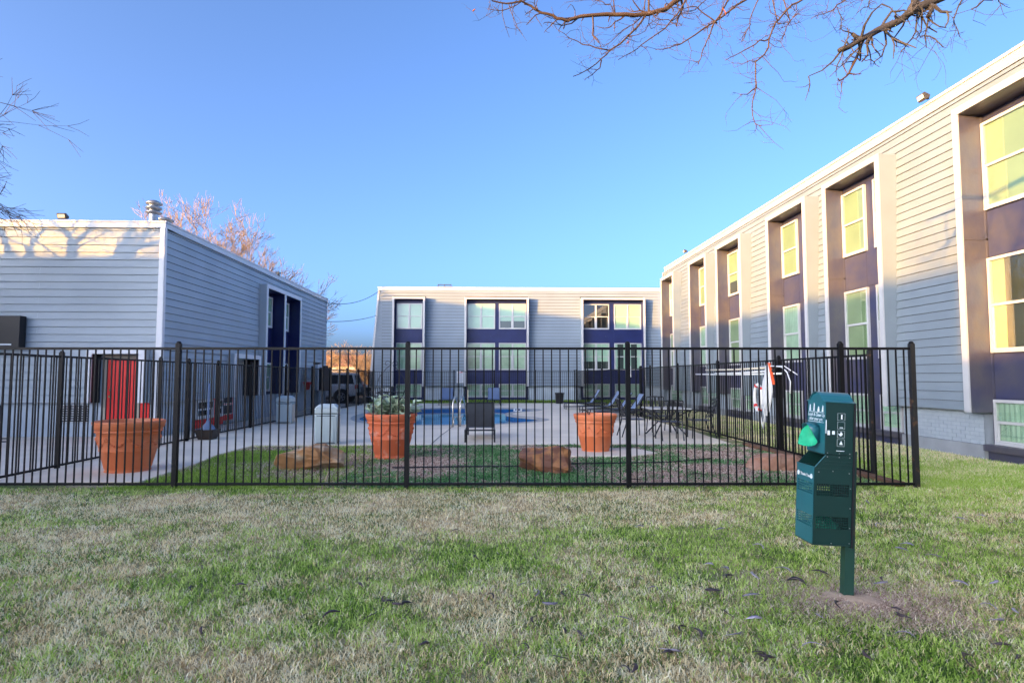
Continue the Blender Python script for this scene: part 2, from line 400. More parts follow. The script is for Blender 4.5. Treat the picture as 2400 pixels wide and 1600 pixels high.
# ------------------------------------------------------------------ buildings
class Wall:
    """a wall face: u runs along it, n points out of it, z is up"""
    def __init__(s, b, o, U, N, dep=.026, gap=.008, bk='blind'): s.dep = dep; s.gap = gap; s.bk = bk; s.b = b; s.o = Vector(o); s.U = Vector(U); s.N = Vector(N); s.cache = {}
    def T(s, u, n, z): v = s.o+s.U*u+s.N*n; return (v.x, v.y, v.z+z)
    def hexa(s, mb, u0, u1, n0, n1, z0, z1, dn=0.0, du0=0.0, du1=0.0):
        T = s.T
        mb.hexa([T(u0, n0, z0), T(u1, n0, z0), T(u1, n1, z0), T(u0, n1, z0),
                 T(u0+du0, n0+dn, z1), T(u1+du1, n0+dn, z1), T(u1+du1, n1+dn, z1), T(u0+du0, n1+dn, z1)]); return mb
    def box(s, name, m, u0, u1, n0, n1, z0, z1, parent=None, **k):
        return part(name, s.hexa(MB(), u0, u1, n0, n1, z0, z1, **k), M[m], parent or s.b)
    def board(s, u0, u1, z, h, n, m='siding'):
        L = round(u1-u0, 3)
        if L <= 0.02: return
        key = (L, h, m)
        if key not in s.cache:
            mb = MB(); F = lambda u, n_, z_: tuple(s.U*u+s.N*n_+Vector((0, 0, z_)))
            hh = h-s.gap
            mb.hexa([F(0, -.012, 0), F(L, -.012, 0), F(L, s.dep, 0), F(0, s.dep, 0), F(0, -.016, hh), F(L, -.016, hh), F(L, .0, hh), F(0, .0, hh)])
            s.cache[key] = to_mesh('siding_board', mb, M[m])
        inst('siding_board', s.cache[key], s.b, s.T(u0, n, z))
    def siding(s, segs, z0, zbay, z1, h, lean, full, du=lambda z: (0, 0), rng=random.Random(3)):
        z = z0; k = 0
        while z < z1-.02:
            n = -lean*(z-z0); a, c = du(z); hh = min(h, z1-z)
            use = segs if z < zbay-.01 else [full]
            for (u0, u1) in use:
                u0 = u0+(a if u0 == full[0] else 0); u1 = u1+(c if u1 == full[1] else 0)
                if u1-u0 > 4.4 and rng.random() < .8:
                    cut = [u0]; x = u0+rng.uniform(1.2, 3.6)
                    while x < u1-.6: cut.append(round(x, 1)); x += 3.66
                    cut.append(u1)
                    for p, q in zip(cut, cut[1:]): s.board(p, q-.002, z, hh, n)
                else: s.board(u0, u1, z, hh, n)
            z += h; k += 1
    def window(s, u0, u1, z0, z1, cols=1, n=-.24, kind='blind', rows=True):
        mb = MB(); fw = .055
        H = lambda a, b_, c, d, e, f: s.hexa(mb, a, b_, c, d, e, f)
        H(u0, u1, n, n+.06, z0, z0+fw); H(u0, u1, n, n+.06, z1-fw, z1)
        H(u0, u0+fw, n, n+.058, z0+fw, z1-fw); H(u1-fw, u1, n, n+.058, z0+fw, z1-fw)
        cw = (u1-u0-2*fw); zm = (z0+z1)/2
        edges = [u0+fw]
        for c in range(1, cols):
            x = u0+fw+cw*c/cols; H(x-.05, x+.05, n, n+.056, z0+fw, z1-fw); edges += [x-.05, x+.05]
        edges.append(u1-fw)
        wn = part('window', mb, M['trim'], s.b)
        for c in range(cols):
            a, b_ = edges[2*c], edges[2*c+1]
            r = MB(); s.hexa(r, a, b_, n+.012, n+.05, zm-.025, zm+.025)
            s.hexa(r, a, a+.03, n+.012, n+.034, z0+fw, zm-.025); s.hexa(r, b_-.03, b_, n+.012, n+.034, z0+fw, zm-.025)
            s.hexa(r, a+.03, b_-.03, n+.012, n+.034, z0+fw, z0+fw+.03)
            part('sash', r, M['trim'], wn)
            part('pane', MB().quad(s.T(a, n+.04, zm+.025), s.T(b_, n+.04, zm+.025), s.T(b_, n+.04, z1-fw), s.T(a, n+.04, z1-fw)), M['glass' if kind != 'dark' else 'glassd'], wn)
            part('pane', MB().quad(s.T(a+.03, n+.026, z0+fw+.03), s.T(b_-.03, n+.026, z0+fw+.03), s.T(b_-.03, n+.026, zm-.025), s.T(a+.03, n+.026, zm-.025)), M['glass' if kind != 'dark' else 'glassd'], wn)
            k = kind
            bl = MB()
            if k == 'blind': s.hexa(bl, a+.012, b_-.006, n+.003, n+.008, z0+fw, z1-fw); part('blind', bl, M[s.bk], wn)
            elif k == 'half':
                zz = zm-.18*(z1-z0); s.hexa(bl, a+.012, b_-.006, n+.003, n+.008, zz, z1-fw); part('blind', bl, M[s.bk], wn)
                s.hexa(mb2 := MB(), a, b_, n+.0005, n+.002, z0+fw, zz); part('dark_interior', mb2, M['dark'], wn)
            elif k == 'curtain':
                nn = max(4, int((b_-a)/.05))
                for q in range(nn):
                    x0 = a+(b_-a)*q/nn; x1 = a+(b_-a)*(q+1)/nn; o0 = .002 if q % 2 else .012; o1 = .012 if q % 2 else .002
                    bl.quad(s.T(x0, n+o0, z0+fw), s.T(x1, n+o1, z0+fw), s.T(x1, n+o1, z1-fw), s.T(x0, n+o0, z1-fw))
                part('curtain', bl, M['curtain'], wn, fix=False)
            else:
                s.hexa(bl, a, b_, n+.0005, n+.002, z0+fw, z1-fw); part('dark_interior', bl, M['dark'], wn)
                if k == 'side':
                    s.hexa(b2 := MB(), a+.01, a+.01+.18*(b_-a), n+.004, n+.008, z0+fw, z1-fw); part('blind', b2, M[s.bk], wn)
                    s.hexa(b3 := MB(), b_-.30*(b_-a), b_-.01, n+.004, n+.008, z0+fw, z1-fw); part('blind', b3, M[s.bk], wn)
        return wn
    def bay(s, u0, u1, zb, zt, units, floors, kinds, cols=1, mids=(), ground=True, gwin=None, out=.25, deep=-.40, sill=True):
        cw = .13; a, b_ = u0+cw, u1-cw; nf = out
        s.box('casing', 'trim', u0, a, nf-.03, nf, zb, zt-cw)
        s.box('casing', 'trim', b_, u1, nf-.03, nf, zb, zt-cw)
        s.box('casing', 'trim', u0, u1, nf-.03, nf+.002, zt-cw, zt)
        s.box('cheek', 'cheek', u0+.004, u0+.05, deep, nf-.03, zb+.01, zt-.045)
        s.box('cheek', 'cheek', u1-.05, u1-.004, deep, nf-.03, zb+.01, zt-.045)
        s.box('bay_cap', 'cheek', u0+.002, u1-.002, deep, nf-.03, zt-.044, zt-.004)
        for x0, x1 in ((u0+.052, a), (b_, u1-.052)):
            zc = (zb+zt)/2+.35
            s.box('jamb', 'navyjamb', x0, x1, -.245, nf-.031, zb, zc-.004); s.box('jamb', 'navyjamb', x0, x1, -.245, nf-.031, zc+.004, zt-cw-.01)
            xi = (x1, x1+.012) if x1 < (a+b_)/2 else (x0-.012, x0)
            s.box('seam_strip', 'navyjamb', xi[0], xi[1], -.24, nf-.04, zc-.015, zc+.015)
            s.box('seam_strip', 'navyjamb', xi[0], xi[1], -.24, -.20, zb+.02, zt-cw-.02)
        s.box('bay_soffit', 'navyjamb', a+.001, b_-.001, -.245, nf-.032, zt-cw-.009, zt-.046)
        z0g = .16 if ground else zb
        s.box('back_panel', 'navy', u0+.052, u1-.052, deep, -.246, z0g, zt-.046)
        for x in mids: 
            s.box('mullion_panel', 'trim', x-.075, x+.075, nf-.03, nf+.001, zb, zt-cw)
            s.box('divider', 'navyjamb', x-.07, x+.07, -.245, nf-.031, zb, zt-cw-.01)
        # spandrels between the floors
        zs = []
        fl = sorted(floors)
        prev = (gwin[1] if gwin else zb)
        for (p, q) in fl: zs.append((prev+.03, p-.03)); prev = q
        for (p, q) in zs:
            if q-p > .1:
                um = (a+b_)/2 + .12
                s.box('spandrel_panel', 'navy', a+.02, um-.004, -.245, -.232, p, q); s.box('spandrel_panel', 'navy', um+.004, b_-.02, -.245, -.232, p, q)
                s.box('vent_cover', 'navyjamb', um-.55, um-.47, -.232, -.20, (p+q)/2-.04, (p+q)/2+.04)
        for fi, (p, q) in enumerate(fl):
            for ui, (x0, x1) in enumerate(units):
                k = kinds[fi][ui] if isinstance(kinds[fi], (list, tuple)) else kinds[fi]
                s.window(x0, x1, p, q, cols, kind=k)
        if gwin:
            for ui, (x0, x1) in enumerate(units): s.window(x0, x1, gwin[0], gwin[1], cols, kind=gwin[2] if len(gwin) > 2 else 'curtain')
            if sill:
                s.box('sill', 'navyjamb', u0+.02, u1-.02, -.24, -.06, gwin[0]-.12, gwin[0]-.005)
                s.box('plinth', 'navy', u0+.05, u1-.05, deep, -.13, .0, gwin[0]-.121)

def flood(parent_wall, u, z, n, label):
    b = parent_wall
    p = Vector(b.T(u, n, z)); t = thing('floodlight', label, 'floodlight', (0, 0, 0))
    ang = math.atan2(b.N.y, b.N.x)
    mb = MB(); mb.prism([(-.10, .02), (.06, .10), (.10, .06), (.02, -.10), (-.08, -.06)], 'y', -.15, .15)
    part('housing', mb, M['lamp'], t, bevel=.008)
    part('lens', MB().quad((.062, -.12, -.062), (.062, .12, -.062), (.098, .12, .045), (.098, -.12, .045)), M['lampglass'], t)
    part('bracket', MB().box(-.16, -.03, -.05, -.07, .03, .03), M['lamp'], t)
    place(t, p, ang); t.scale = (.75, .75, .75); return t

FL3 = [(1.95, 3.70), (4.60, 6.25)]
# ---- right building (long, along the right side)
M.update(GLOW_DIMMED)
rb = thing('apartment_building', 'long three storey apartment building with navy window bays along the right side', 'building', (9.0, 16, 0))
RW = Wall(rb, (9.0, 0, 0), (0, 1, 0), (-1, 0, 0))
RB = [(4.0, 6.3), (8.5, 10.79), (12.96, 15.26), (16.16, 18.52), (20.49, 22.8), (23.9, 26.0), (28.25, 30.35)]
ZS = .88; ZT = 7.02; zbay = .88+.178*32   # 6.576
Y0, Y1 = -3.0, 31.0
segs = []; u = Y0
for a, b_ in RB: segs.append((u, a-.0)); u = b_
segs.append((u, Y1))
RW.siding(segs, ZS, zbay, ZT, .178, .035, (Y0, Y1))
RW.box('wall_core', 'siding', Y0+.02, Y1-.02, -12, -.42, 0, 6.9)
for i, (a, b_) in enumerate(segs):
    RW.box('corner_strip', 'trim', a, a+.02, -.03, .018, ZS, zbay, dn=-.035*(zbay-ZS)) if i == 0 else None
    RW.box('siding_soffit', 'trim', a+.002, b_-.002, -.12, -.013, ZS-.012, ZS+.01)
    if not (10.5 < a < 18.7):
        RW.box('brick_base', 'brick', a+.01, b_-.01, -.42, -.12, .26, ZS-.013)
    else:
        RW.box('mortar_bed', 'mortar', a+.01, b_-.01, -.42, -.126, .26, ZS-.013)
    RW.box('footing', 'footing', a-.02, b_+.02, -.42, -.085, 0, .258)
# bricks one by one where they can be told apart
bm_ = {}
for (a, b_) in segs:
    if not (10.5 < a < 18.7): continue
    hb = .0765; zz = .262; row = 0
    while zz < ZS-.05:
        x = a+.01-(0 if row % 2 else .112)
        while x < b_-.02:
            x0 = max(x, a+.01); x1 = min(x+.2165, b_-.01)
            L = round(x1-x0, 3)
            if L > .03:
                if L not in bm_:
                    mb = MB(); mb.box(-.0, 0, 0, .02, L, hb-.006); bm_[L] = to_mesh('brick', mb, M['brick'])
                rr = random.Random(int(x*1000)+row)
                inst('brick', bm_[L], rb, (9.0+.1205-rr.uniform(0, .0025), x0, zz))
            x += .2225
        zz += hb; row += 1
KR = {0: ['blind', 'blind'], 1: ['side', 'blind'], 2: ['blind', 'blind'], 3: ['curtain', 'blind'], 4: ['blind', 'half'], 5: ['curtain', 'blind'], 6: ['blind', 'curtain']}
for i, (a, b_) in enumerate(RB):
    w1 = b_-.13; un = [(a+.14, a+.88), (w1-.96, w1-.01)] if i != 1 else [(a+.15, b_-.14)]
    RW.bay(a, b_, .86, 6.56, un, FL3, KR[i], cols=2 if i == 1 else 1, gwin=(.28, 1.10))
lz = -.035*(ZT-ZS)
RW.box('fascia', 'fascia', Y0-.05, Y1+.05, -.35, lz+.03, ZT+.002, ZT+.20)
RW.box('drip_edge', 'trim', Y0-.07, Y1+.07, -.35, lz+.05, ZT+.203, ZT+.26)
RW.box('roof', 'roof', Y0-.03, Y1+.03, -12, -.36, 6.9, ZT+.12)
# far end wall of the right building
RE = Wall(rb, (9.0, 31.0, 0), (1, 0, 0), (0, 1, 0))
RE.box('end_wall', 'siding', .05, 12, -.2, .02, .26, 7.0)
RW.box('corner_board', 'trim', Y1-.02, Y1+.09, -.12, .02, ZS, ZT, dn=lz)
RW.box('end_siding', 'siding', Y0-.05, Y0-.001, -12, -.02, 0, 6.95)
flood(RW, 11.9, 7.36, -.06, 'small floodlight on the roof edge of the right building near the tree branches')
flood(RW, 27.3, 7.36, -.06, 'small floodlight at the far end of the right building roof edge')

# ---- back building
M.update(PAINT); M.update(SUN_DIMMED)
bb = thing('apartment_building', 'three storey apartment building with grey siding and navy window bays beyond the pool', 'building', (2, 38.4, 0))
BW = Wall(bb, (0, 38.4, 0), (1, 0, 0), (0, -1, 0), .040, .016, 'blindc')
ZB = .94; H = .20; zbb = ZB+.2*28   # 6.54
BB = [(-6.29, -4.21), (-1.69, 2.44), (5.83, 10.0)]
X0, X1 = -7.65, 11.5
sg = [(X0, BB[0][0]), (BB[0][1], BB[1][0]), (BB[1][1], BB[2][0]), (BB[2][1], X1)]
BW.siding(sg, ZB, zbb+.1, 7.12, H, .05, (X0, X1), du=lambda z: (.072*(z-ZB), -.05*(z-ZB)), rng=random.Random(8))
M['navy'] = M['navyb']; M['navyjamb'] = M['navyb']
BW.box('wall_core', 'siding', X0+.62, X1-.5, -14, -.42, 0, 7.0)
for (a, b_) in sg:
    BW.box('brick_base', 'base', a+.02, b_-.02, -.42, -.12, 0, ZB-.013)
    BW.box('siding_soffit', 'trim', a+.02, b_-.02, -.12, -.013, ZB-.012, ZB+.01)
BW.box('corner_board', 'trim', X0-.09, X0+.03, -.10, .056, ZB, 7.12, dn=-.05*6.18, du0=.072*6.18, du1=.072*6.18)
BW.box('corner_board', 'trim', X1-.03, X1+.09, -.10, .056, ZB, 7.12, dn=-.05*6.18, du0=-.05*6.18, du1=-.05*6.18)
part('side_wall', MB().hexa([(X0-.06, 38.45, .9), (X0+.2, 38.45, .9), (X0+.2, 52, .9), (X0-.06, 52, .9), (X0+.39, 38.75, 7.12), (X0+.62, 38.75, 7.12), (X0+.62, 52, 7.12), (X0+.39, 52, 7.12)]), M['siding'], bb)
part('side_base', MB().box(X0+.02, 38.55, 0, X0+.6, 52, .9), M['base'], bb)
gb = (.20, 1.06)
u2 = [(-1.54, .16), (.48, 2.28)]; u3 = [(5.98, 7.68), (7.98, 9.72)]
BW.bay(*BB[0], .9, 6.62, [(-6.08, -4.42)], FL3, ['curtain', 'blind'], cols=2, gwin=gb)
BW.bay(*BB[1], .9, 6.62, [(-1.54, .28), (.53, 2.29)], FL3, [['curtain', 'curtain'], ['blind', 'half']], cols=2, gwin=gb)
BW.bay(*BB[2], .9, 6.62, [(5.98, 7.72), (8.05, 9.83)], FL3, [['half', 'side'], ['dark', 'blind']], cols=2, gwin=gb)
ll = -.05*6.18
BW.box('fascia', 'fascia', X0+.36, X1-.22, -.55, ll+.03, 7.122, 7.27)
BW.box('drip_edge', 'trim', X0+.33, X1-.19, -.55, ll+.05, 7.273, 7.33)
BW.box('inner_liner', 'dark', X0+.61, X1-.49, -.419, -.40, .95, 7.0)
RW.box('inner_liner', 'dark', Y0+.02, Y1-.02, -.419, -.402, .95, 6.9)
BW.box('roof', 'roof', X0+.6, X1-.5, -14, -.551, 7.0, 7.2)
hv = thing('roof_hatch', 'dark roof hatch with railing on the flat roof of the back building', 'roof hatch', (-3.05, 39.6, 7.2))
part('curb', MB().box(-3.5, 39.3, 7.2, -2.6, 40, 7.46), M['lamp'], hv)
hr = MB()
for x in (-3.48, -3.05, -2.62): hr.tube([(x, 39.3, 7.36), (x, 39.3, 7.58)], .028, 5)
hr.tube([(-3.5, 39.3, 7.58), (-2.6, 39.3, 7.58)], .028, 5); part('railing', hr, M['lamp'], hv)

# ---- left building
NB = M['navyb']; M.update(PAINT); M['navy'] = M['navyjamb'] = NB
lb = thing('clubhouse_building', 'two storey grey sided building with a red door at the left edge', 'building', (-14, 22, 0))
LW = Wall(lb, (-8.30, 0, 0), (0, 1, 0), (1, 0, 0), bk='blindc')          # side facing the pool
LF = Wall(lb, (0, 15.35, 0), (1, 0, 0), (0, -1, 0))          # front
LZ = .87; LT = 5.30; h = .19
LX0, LX1 = -22.0, -8.30; LY0, LY1 = 15.35, 30.5
e1 = (19.15, 21.3); db = (21.7, 25.65); e2 = (28.3, 29.5)
# side: segments differ with height, so rows are laid in three bands
LW.siding([(LY0, e1[0]), (e1[1], db[0]), (db[1], e2[0]), (e2[1], LY1)], LZ, 2.19, 2.19, h, .012, (LY0, LY1))
z_ = LZ; rows = 0
while z_ < 2.19-.02: z_ += h; rows += 1
def band(Wl, segs_, za, zb_, lean, z0):
    z = za
    while z < zb_-.02:
        for (a, b_) in segs_:
            cut = [a]
            x = a + 2.2 + 1.1*((int(z*100) // 19) % 2)
            while x < b_-.8 and b_-a > 5: cut.append(round(x, 2)); x += 3.66
            cut.append(b_)
            for p, q in zip(cut, cut[1:]): Wl.board(p, q-.002, z, min(h, zb_-z), -lean*(z-z0))
        z += h
band(LW, [(LY0, db[0]), (db[1], LY1)], z_, z_+h*14, .012, LZ)
band(LW, [(LY0, LY1)], z_+h*14, LT, .012, LZ)
LW.box('wall_core', 'siding', LY0+.45, LY1-.02, -13.6, -.42, 0, 5.2)
for a, b_ in ((LY0, e1[0]), (db[1], e2[0]), (e2[1], LY1)):
    LW.box('brick_base', 'base', a+.13, b_, -.42, -.10, 0, LZ-.013); LW.box('siding_soffit', 'trim', a+.1, b_, -.10, -.013, LZ-.012, LZ+.01)
LW.box('brick_base', 'base', e1[1]-.05, db[0]+.05, -.42, -.10, 0, LZ-.013)
LW.bay(*db, .86, 4.86, [(21.85, 23.45), (23.85, 25.35)], [(.96, 2.05), (3.40, 4.58)], ['blind', 'blind'], mids=(23.65,), ground=True, cols=1)
LW.box('bay_base', 'base', db[0]+.05, db[1]-.05, -.42, -.10, 0, .85)
# side entry with red french door
def entry(Wl, a, b_, zt, zb):
    Wl.box('casing', 'trim', a, a+.14, .21, .24, zb, zt-.14); Wl.box('casing', 'trim', b_-.14, b_, .21, .24, zb, zt-.14)
    Wl.box('casing', 'trim', a, b_, .21, .242, zt-.14, zt)
    Wl.box('cheek', 'cheek', a+.004, a+.05, -.4, .21, zb+.005, zt-.045); Wl.box('cheek', 'cheek', b_-.05, b_-.004, -.4, .21, zb+.005, zt-.045)
    Wl.box('bay_cap', 'cheek', a+.002, b_-.002, -.4, .21, zt-.044, zt-.004)
    Wl.box('jamb', 'black', a+.052, a+.14, -.4, .209, zb, zt-.15); Wl.box('jamb', 'black', b_-.14, b_-.052, -.4, .209, zb, zt-.15)
entry(LW, *e1, 2.25, .87)
LW.box('back_panel', 'base', e1[0]+.05, e1[1]-.05, -.42, -.30, 0, 2.2)
fd = LW.box('french_door', 'red', 19.32, 20.25, -.30, -.24, .12, 2.08)
for c in range(2):
    for r_ in range(5):
        a0 = 19.42+c*.38; z0 = .30+r_*.345
        LW.box('pane_frame', 'trim', a0, a0+.35, -.24, -.225, z0, z0+.32, parent=fd); LW.box('pane', 'dark', a0+.025, a0+.325, -.225, -.221, z0+.025, z0+.295, parent=fd)
LW.box('red_panel', 'red', 17.35, 19.14, -.10, -.07, .05, .28); LW.box('red_panel', 'red', 18.45, 18.62, -.098, -.068, .281, .86)
for a, b_ in ((17.4, 18.43), (18.64, 19.1)): LW.window(a, b_, .30, .83, 1, n=-.10, kind='dark')
entry(LW, *e2, 2.1, .87)
LW.box('back_panel', 'base', e2[0]+.05, e2[1]-.05, -.42, -.30, 0, 2.05)
LW.box('service_door', 'cheek', e2[0]+.16, e2[1]-.16, -.30, -.26, .05, 1.95)
LW.box('corner_board', 'bluebox', 30.05, 30.49, .018, .03, .9, 1.55)
# front
dx = (-9.99, -8.58)      # entry frame
LF.siding([(LX0, dx[0]), (dx[1], LX1)], LZ, 2.2, 2.2, h, .012, (LX0, LX1))
band(LF, [(LX0, LX1)], z_, LT, .012, LZ)
LF.box('wall_core', 'siding', LX0, LX1-.45, -15, -.6, 0, 5.2)
LF.box('brick_base', 'base', LX0, dx[0]+.02, -.58, -.10, 0, LZ-.013)
LF.box('brick_base', 'base', dx[1]-.02, LX1-.11, -.58, -.10, .55, LZ-.013)
LF.box('brick_base', 'red', dx[1]-.25, dx[1]+.0, -.5, -.095, 0.02, .86)
LF.box('brick_base', 'base', dx[1]+.001, LX1-.11, -.58, -.101, 0, .549)
LF.box('siding_soffit', 'trim', LX0, dx[0], -.10, -.013, LZ-.012, LZ+.01); LF.box('siding_soffit', 'trim', dx[1], LX1-.01, -.10, -.013, LZ-.012, LZ+.01)
entry(LF, dx[0], dx[1], 2.22, .87)
LF.box('back_panel', 'base', dx[0]+.05, dx[1]-.05, -.62, -.14, 0, 2.06)
LF.box('door_frame', 'doorframe', -9.75, -8.84, -.14, -.08, 1.965, 2.06); LF.box('door_frame', 'doorframe', -9.75, -9.66, -.14, -.08, .02, 1.965); LF.box('door_frame', 'doorframe', -8.90, -8.84, -.14, -.08, .02, 1.965)
dr = LF.box('door', 'red', -9.655, -8.905, -.14, -.10, .03, 1.96)
part('door_knob', MB().lathe([(0, 0), (.03, .005), (.035, .03), (.02, .05), (0, .05)], (0, 0, 0), 12), M['brass'], None)
kn = bpy.data.objects['door_knob']; kn.parent = dr; kn.location = Vector((-9.58, 15.35+.10, 1.02))-rloc(dr); kn.rotation_euler = (R(90), 0, 0)
kn2 = kn.copy(); COL.objects.link(kn2); kn2.name = 'deadbolt'; kn2.location.z += .16; kn2.scale = (.8, .8, .5)
cg = .14
LF.box('corner_board', 'trim', LX1-.13, LX1+.033, .0, .036, 0.0, LT, dn=-.03)
LW.box('corner_board', 'trim', LY0-.034, LY0+.09, -.02, .036, 0.0, LT, dn=-.03)
LF.box('fascia', 'fascia', LX0, LX1+.01, -.5, .01, LT+.002, LT+.14); LW.box('fascia', 'fascia', LY0-.009, LY1+.03, -.5, .012, LT+.002, LT+.14)
LF.box('drip_edge', 'trim', LX0, LX1+.03, -.5, .03, LT+.143, LT+.175); LW.box('drip_edge', 'trim', LY0-.029, LY1+.05, -.5, .032, LT+.143, LT+.175)
part('roof', MB().box(LX0, 15.9, 5.2, -8.85, 30.4, LT+.05), M['roof'], lb)
part('end_siding', MB().box(LX0, 30.5, 0, -8.32, 30.53, 5.4), M['siding'], lb)
# louvred wall vent: cross pieces one by one
vt = LF.box('wall_vent', 'trim', -10.82, -10.08, -.10, -.085, .38, .82)
for k in range(7): LF.box('louvre', 'black', -10.80, -10.10, -.085, -.06, .40+k*.06, .425+k*.06, parent=vt)
for k in range(6): LF.box('vent_bar', 'black', -10.79+k*.128, -10.765+k*.128, -.085, -.058, .39, .81, parent=vt)
flood(LF, -10.83, 5.56, .05, 'black floodlight on the front roof edge of the left building')
flood(LW, 23.4, 5.52, .02, 'small floodlight on the side roof edge of the left building above its window bay')
vh = thing('vent_hood', 'small grey vent hood on the siding beside the far bay of the left building', 'vent hood', (-8.2, 26.9, 1.6))
part('hood', MB().prism([(-8.285, 1.95), (-8.285, 1.45), (-8.08, 1.45), (-8.08, 1.5)], 'y', 26.7, 27.1), M['cheek'], vh)

def flue(x, y, z0, z1, r, label):
    t = thing('metal_flue', label, 'chimney', (x, y, z0))
    part('pipe', MB().lathe([(r, 0), (r, z1-z0-.28)], (x, y, z0), 20), M['steel'], t, smooth=True)
    c = z1-.42
    part('storm_collar', MB().lathe([(r, c-z0), (r*1.75, c-z0+.05), (r*1.75, c-z0+.07), (r*.9, c-z0+.12)], (x, y, z0), 20), M['steel'], t, smooth=True)
    part('cap', MB().lathe([(r*1.2, c-z0+.13), (r*1.75, c-z0+.17), (r*1.75, c-z0+.21), (r*1.1, c-z0+.24), (r*1.1, c-z0+.27), (r*1.75, c-z0+.3), (r*1.72, c-z0+.34), (r*.8, c-z0+.40), (0, c-z0+.41)], (x, y, z0), 20), M['steel'], t, smooth=True)
flue(-9.53, 17.0, 5.3, 6.50, .12, 'taller galvanised flue pipe with ringed cap on the left building roof')
flue(-10.25, 18.9, 5.3, 6.52, .15, 'shorter galvanised flue cap just behind the taller flue on the left roof')
# sign at the left edge
sg_ = thing('wall_sign', 'black sign board with white script lettering cut off by the left edge of the view', 'sign', (-12.5, 15.1, 2.6))
part('board', MB().box(-13.9, 15.12, 2.23, -11.62, 15.33, 3.02), M['sign'], sg_, bevel=.01)
part('underline', MB().box(-13.6, 15.11, 2.29, -11.80, 15.119, 2.325), M['white'], sg_)
def text(name, body, size, m, parent, loc, rot, shear=0, align='LEFT', ext=.001):
    c = bpy.data.curves.new(name, 'FONT'); c.body = body; c.size = size; c.shear = shear; c.align_x = align; c.extrude = ext
    c.materials.append(m); o = bpy.data.objects.new(name, c); COL.objects.link(o); o.parent = parent
    dg = bpy.context.evaluated_depsgraph_get(); me = bpy.data.meshes.new_from_object(o.evaluated_get(dg)); bpy.data.objects.remove(o)
    me.materials.clear(); me.materials.append(m)
    o = bpy.data.objects.new(name, me); COL.objects.link(o); o.parent = parent
    o.location = Vector(loc)-rloc(parent) if parent else loc; o.rotation_euler = rot; return o
text('lettering', 'e', .52, M['white'], sg_, (-12.46, 15.115, 2.52), (R(90), 0, 0), .5)
text('lettering', 'E', .17, M['white'], sg_, (-12.36, 15.115, 2.37), (R(90), 0, 0))

# ---- unseen blocks added and sized to cast the shadow lines, left and behind the viewer
def block(x0, y0, x1, y1, hgt, label):
    t = thing('apartment_building', label, 'building', ((x0+x1)/2, (y0+y1)/2, 0))  # unseen shadow caster, named like the visible buildings
    part('wall', MB().box(x0, y0, 0, x1, y1, hgt-.2), M['siding'], t)
    part('roof', MB().box(x0-.05, y0-.05, hgt-.2, x1+.05, y1+.05, hgt), M['fascia'], t)
    k = 0; n_ = int((y1-y0)/2.6)
    for i in range(n_):
        for z in (1.0, 3.4):
            if z+1.4 < hgt: 
                f = part('window', MB().box(x1, y0+.6+i*2.6, z, x1+.04, y0+2.0+i*2.6, z+1.3), M['trim'], t)
                part('pane', MB().box(x1+.04, y0+.68+i*2.6, z+.08, x1+.045, y0+1.92+i*2.6, z+1.22), M['dark'], f)
    return t
block(-32, -17.55, -28, -3.2, 7.78, 'unseen grey block left of the viewer, sized to cast the right wall shadow')
block(-60, .3, -21, 5.0, 6.07, 'unseen grey wing added to shade the clubhouse front, reaching left')
block(-44, -75, -28, -18.4, 6.1, 'long unseen grey block added behind the viewer to shade the yard')
block(-40, -18.35, -28.2, -17.6, 3.9, 'low unseen grey filler added between two shadow casting blocks behind the viewer')
block(-36, 8.0, -28, 20.4, 9.1, 'tall unseen grey block added to shade the back building, outside the left edge')

# ------------------------------------------------------------------ fences
PK = {}
def fence(label, A, B, posts, Htop=1.86, sp=.1145, ground=0.0, rustposts=(), offset=.05):
    A = Vector((*A, 0)); B = Vector((*B, 0)); d = (B-A); L = d.length; d.normalize(); ang = math.atan2(d.y, d.x)
    t = thing('metal_fence', label, 'fence', (A.x, A.y, ground), 'black metal fence around the pool')
    key = Htop
    if key not in PK:
        m1 = MB().box(-.0078, -.0078, .045, .0078, .0078, Htop-.02); PK[key] = to_mesh('picket', m1, M['fence'])
        m2 = MB().box(-.031, -.031, -.25, .031, .031, Htop+.05); m3 = MB().lathe([(.034, 0), (.034, .012), (.024, .03), (0, .038)], (0, 0, Htop+.048), 12)
        PK[('p', key)] = (to_mesh('post', m2, M['fence']), to_mesh('post_cap', m3, M['fence'], smooth=True), to_mesh('post', m2, M['rust']))
    def at(s): return A+d*s
    # rails between posts
    ss = sorted(posts)
    for a, b_ in zip(ss, ss[1:]):
        for z0, z1 in ((.05, .083), (Htop-.035, Htop)):
            o = part('rail', MB().box(a+.03, -.016, z0, b_-.03, .016, z1), M['fence'], None)
            o.parent = t; o.rotation_euler = (0, 0, ang)
        nn = max(1, round((b_-a)/sp)); 
        for i in range(1, nn):
            o = inst('picket', PK[key], t, at(a+(b_-a)*i/nn)+Vector((0, 0, ground))); o.rotation_euler = (0, 0, ang)
    for k, s_ in enumerate(ss):
        pm = PK[('p', key)]
        o = inst('post', pm[2] if k in rustposts else pm[0], t, at(s_)+Vector((0, 0, ground))); o.rotation_euler = (0, 0, ang)
        c = bpy.data.objects.new('post_cap', pm[1]); COL.objects.link(c); c.parent = o
    return t
A = Vector((-7.1, 8.43)); B = Vector((5.77, 7.99)); dl = (B-A).normalized()
fence('front run of black metal pool fence nearest the lawn', (A.x, A.y), (B.x, B.y), [0.0, 2.83, 5.97, 8.98, 11.90, (B-A).length], 1.915, rustposts=(5,))
fence('right run of black metal pool fence beside the long apartment building', (5.78, 8.06), (5.80, 22.9), [.85, 3.75, 7.0, 10.3, 13.5, 14.83], 1.86, .118, rustposts=(0,))
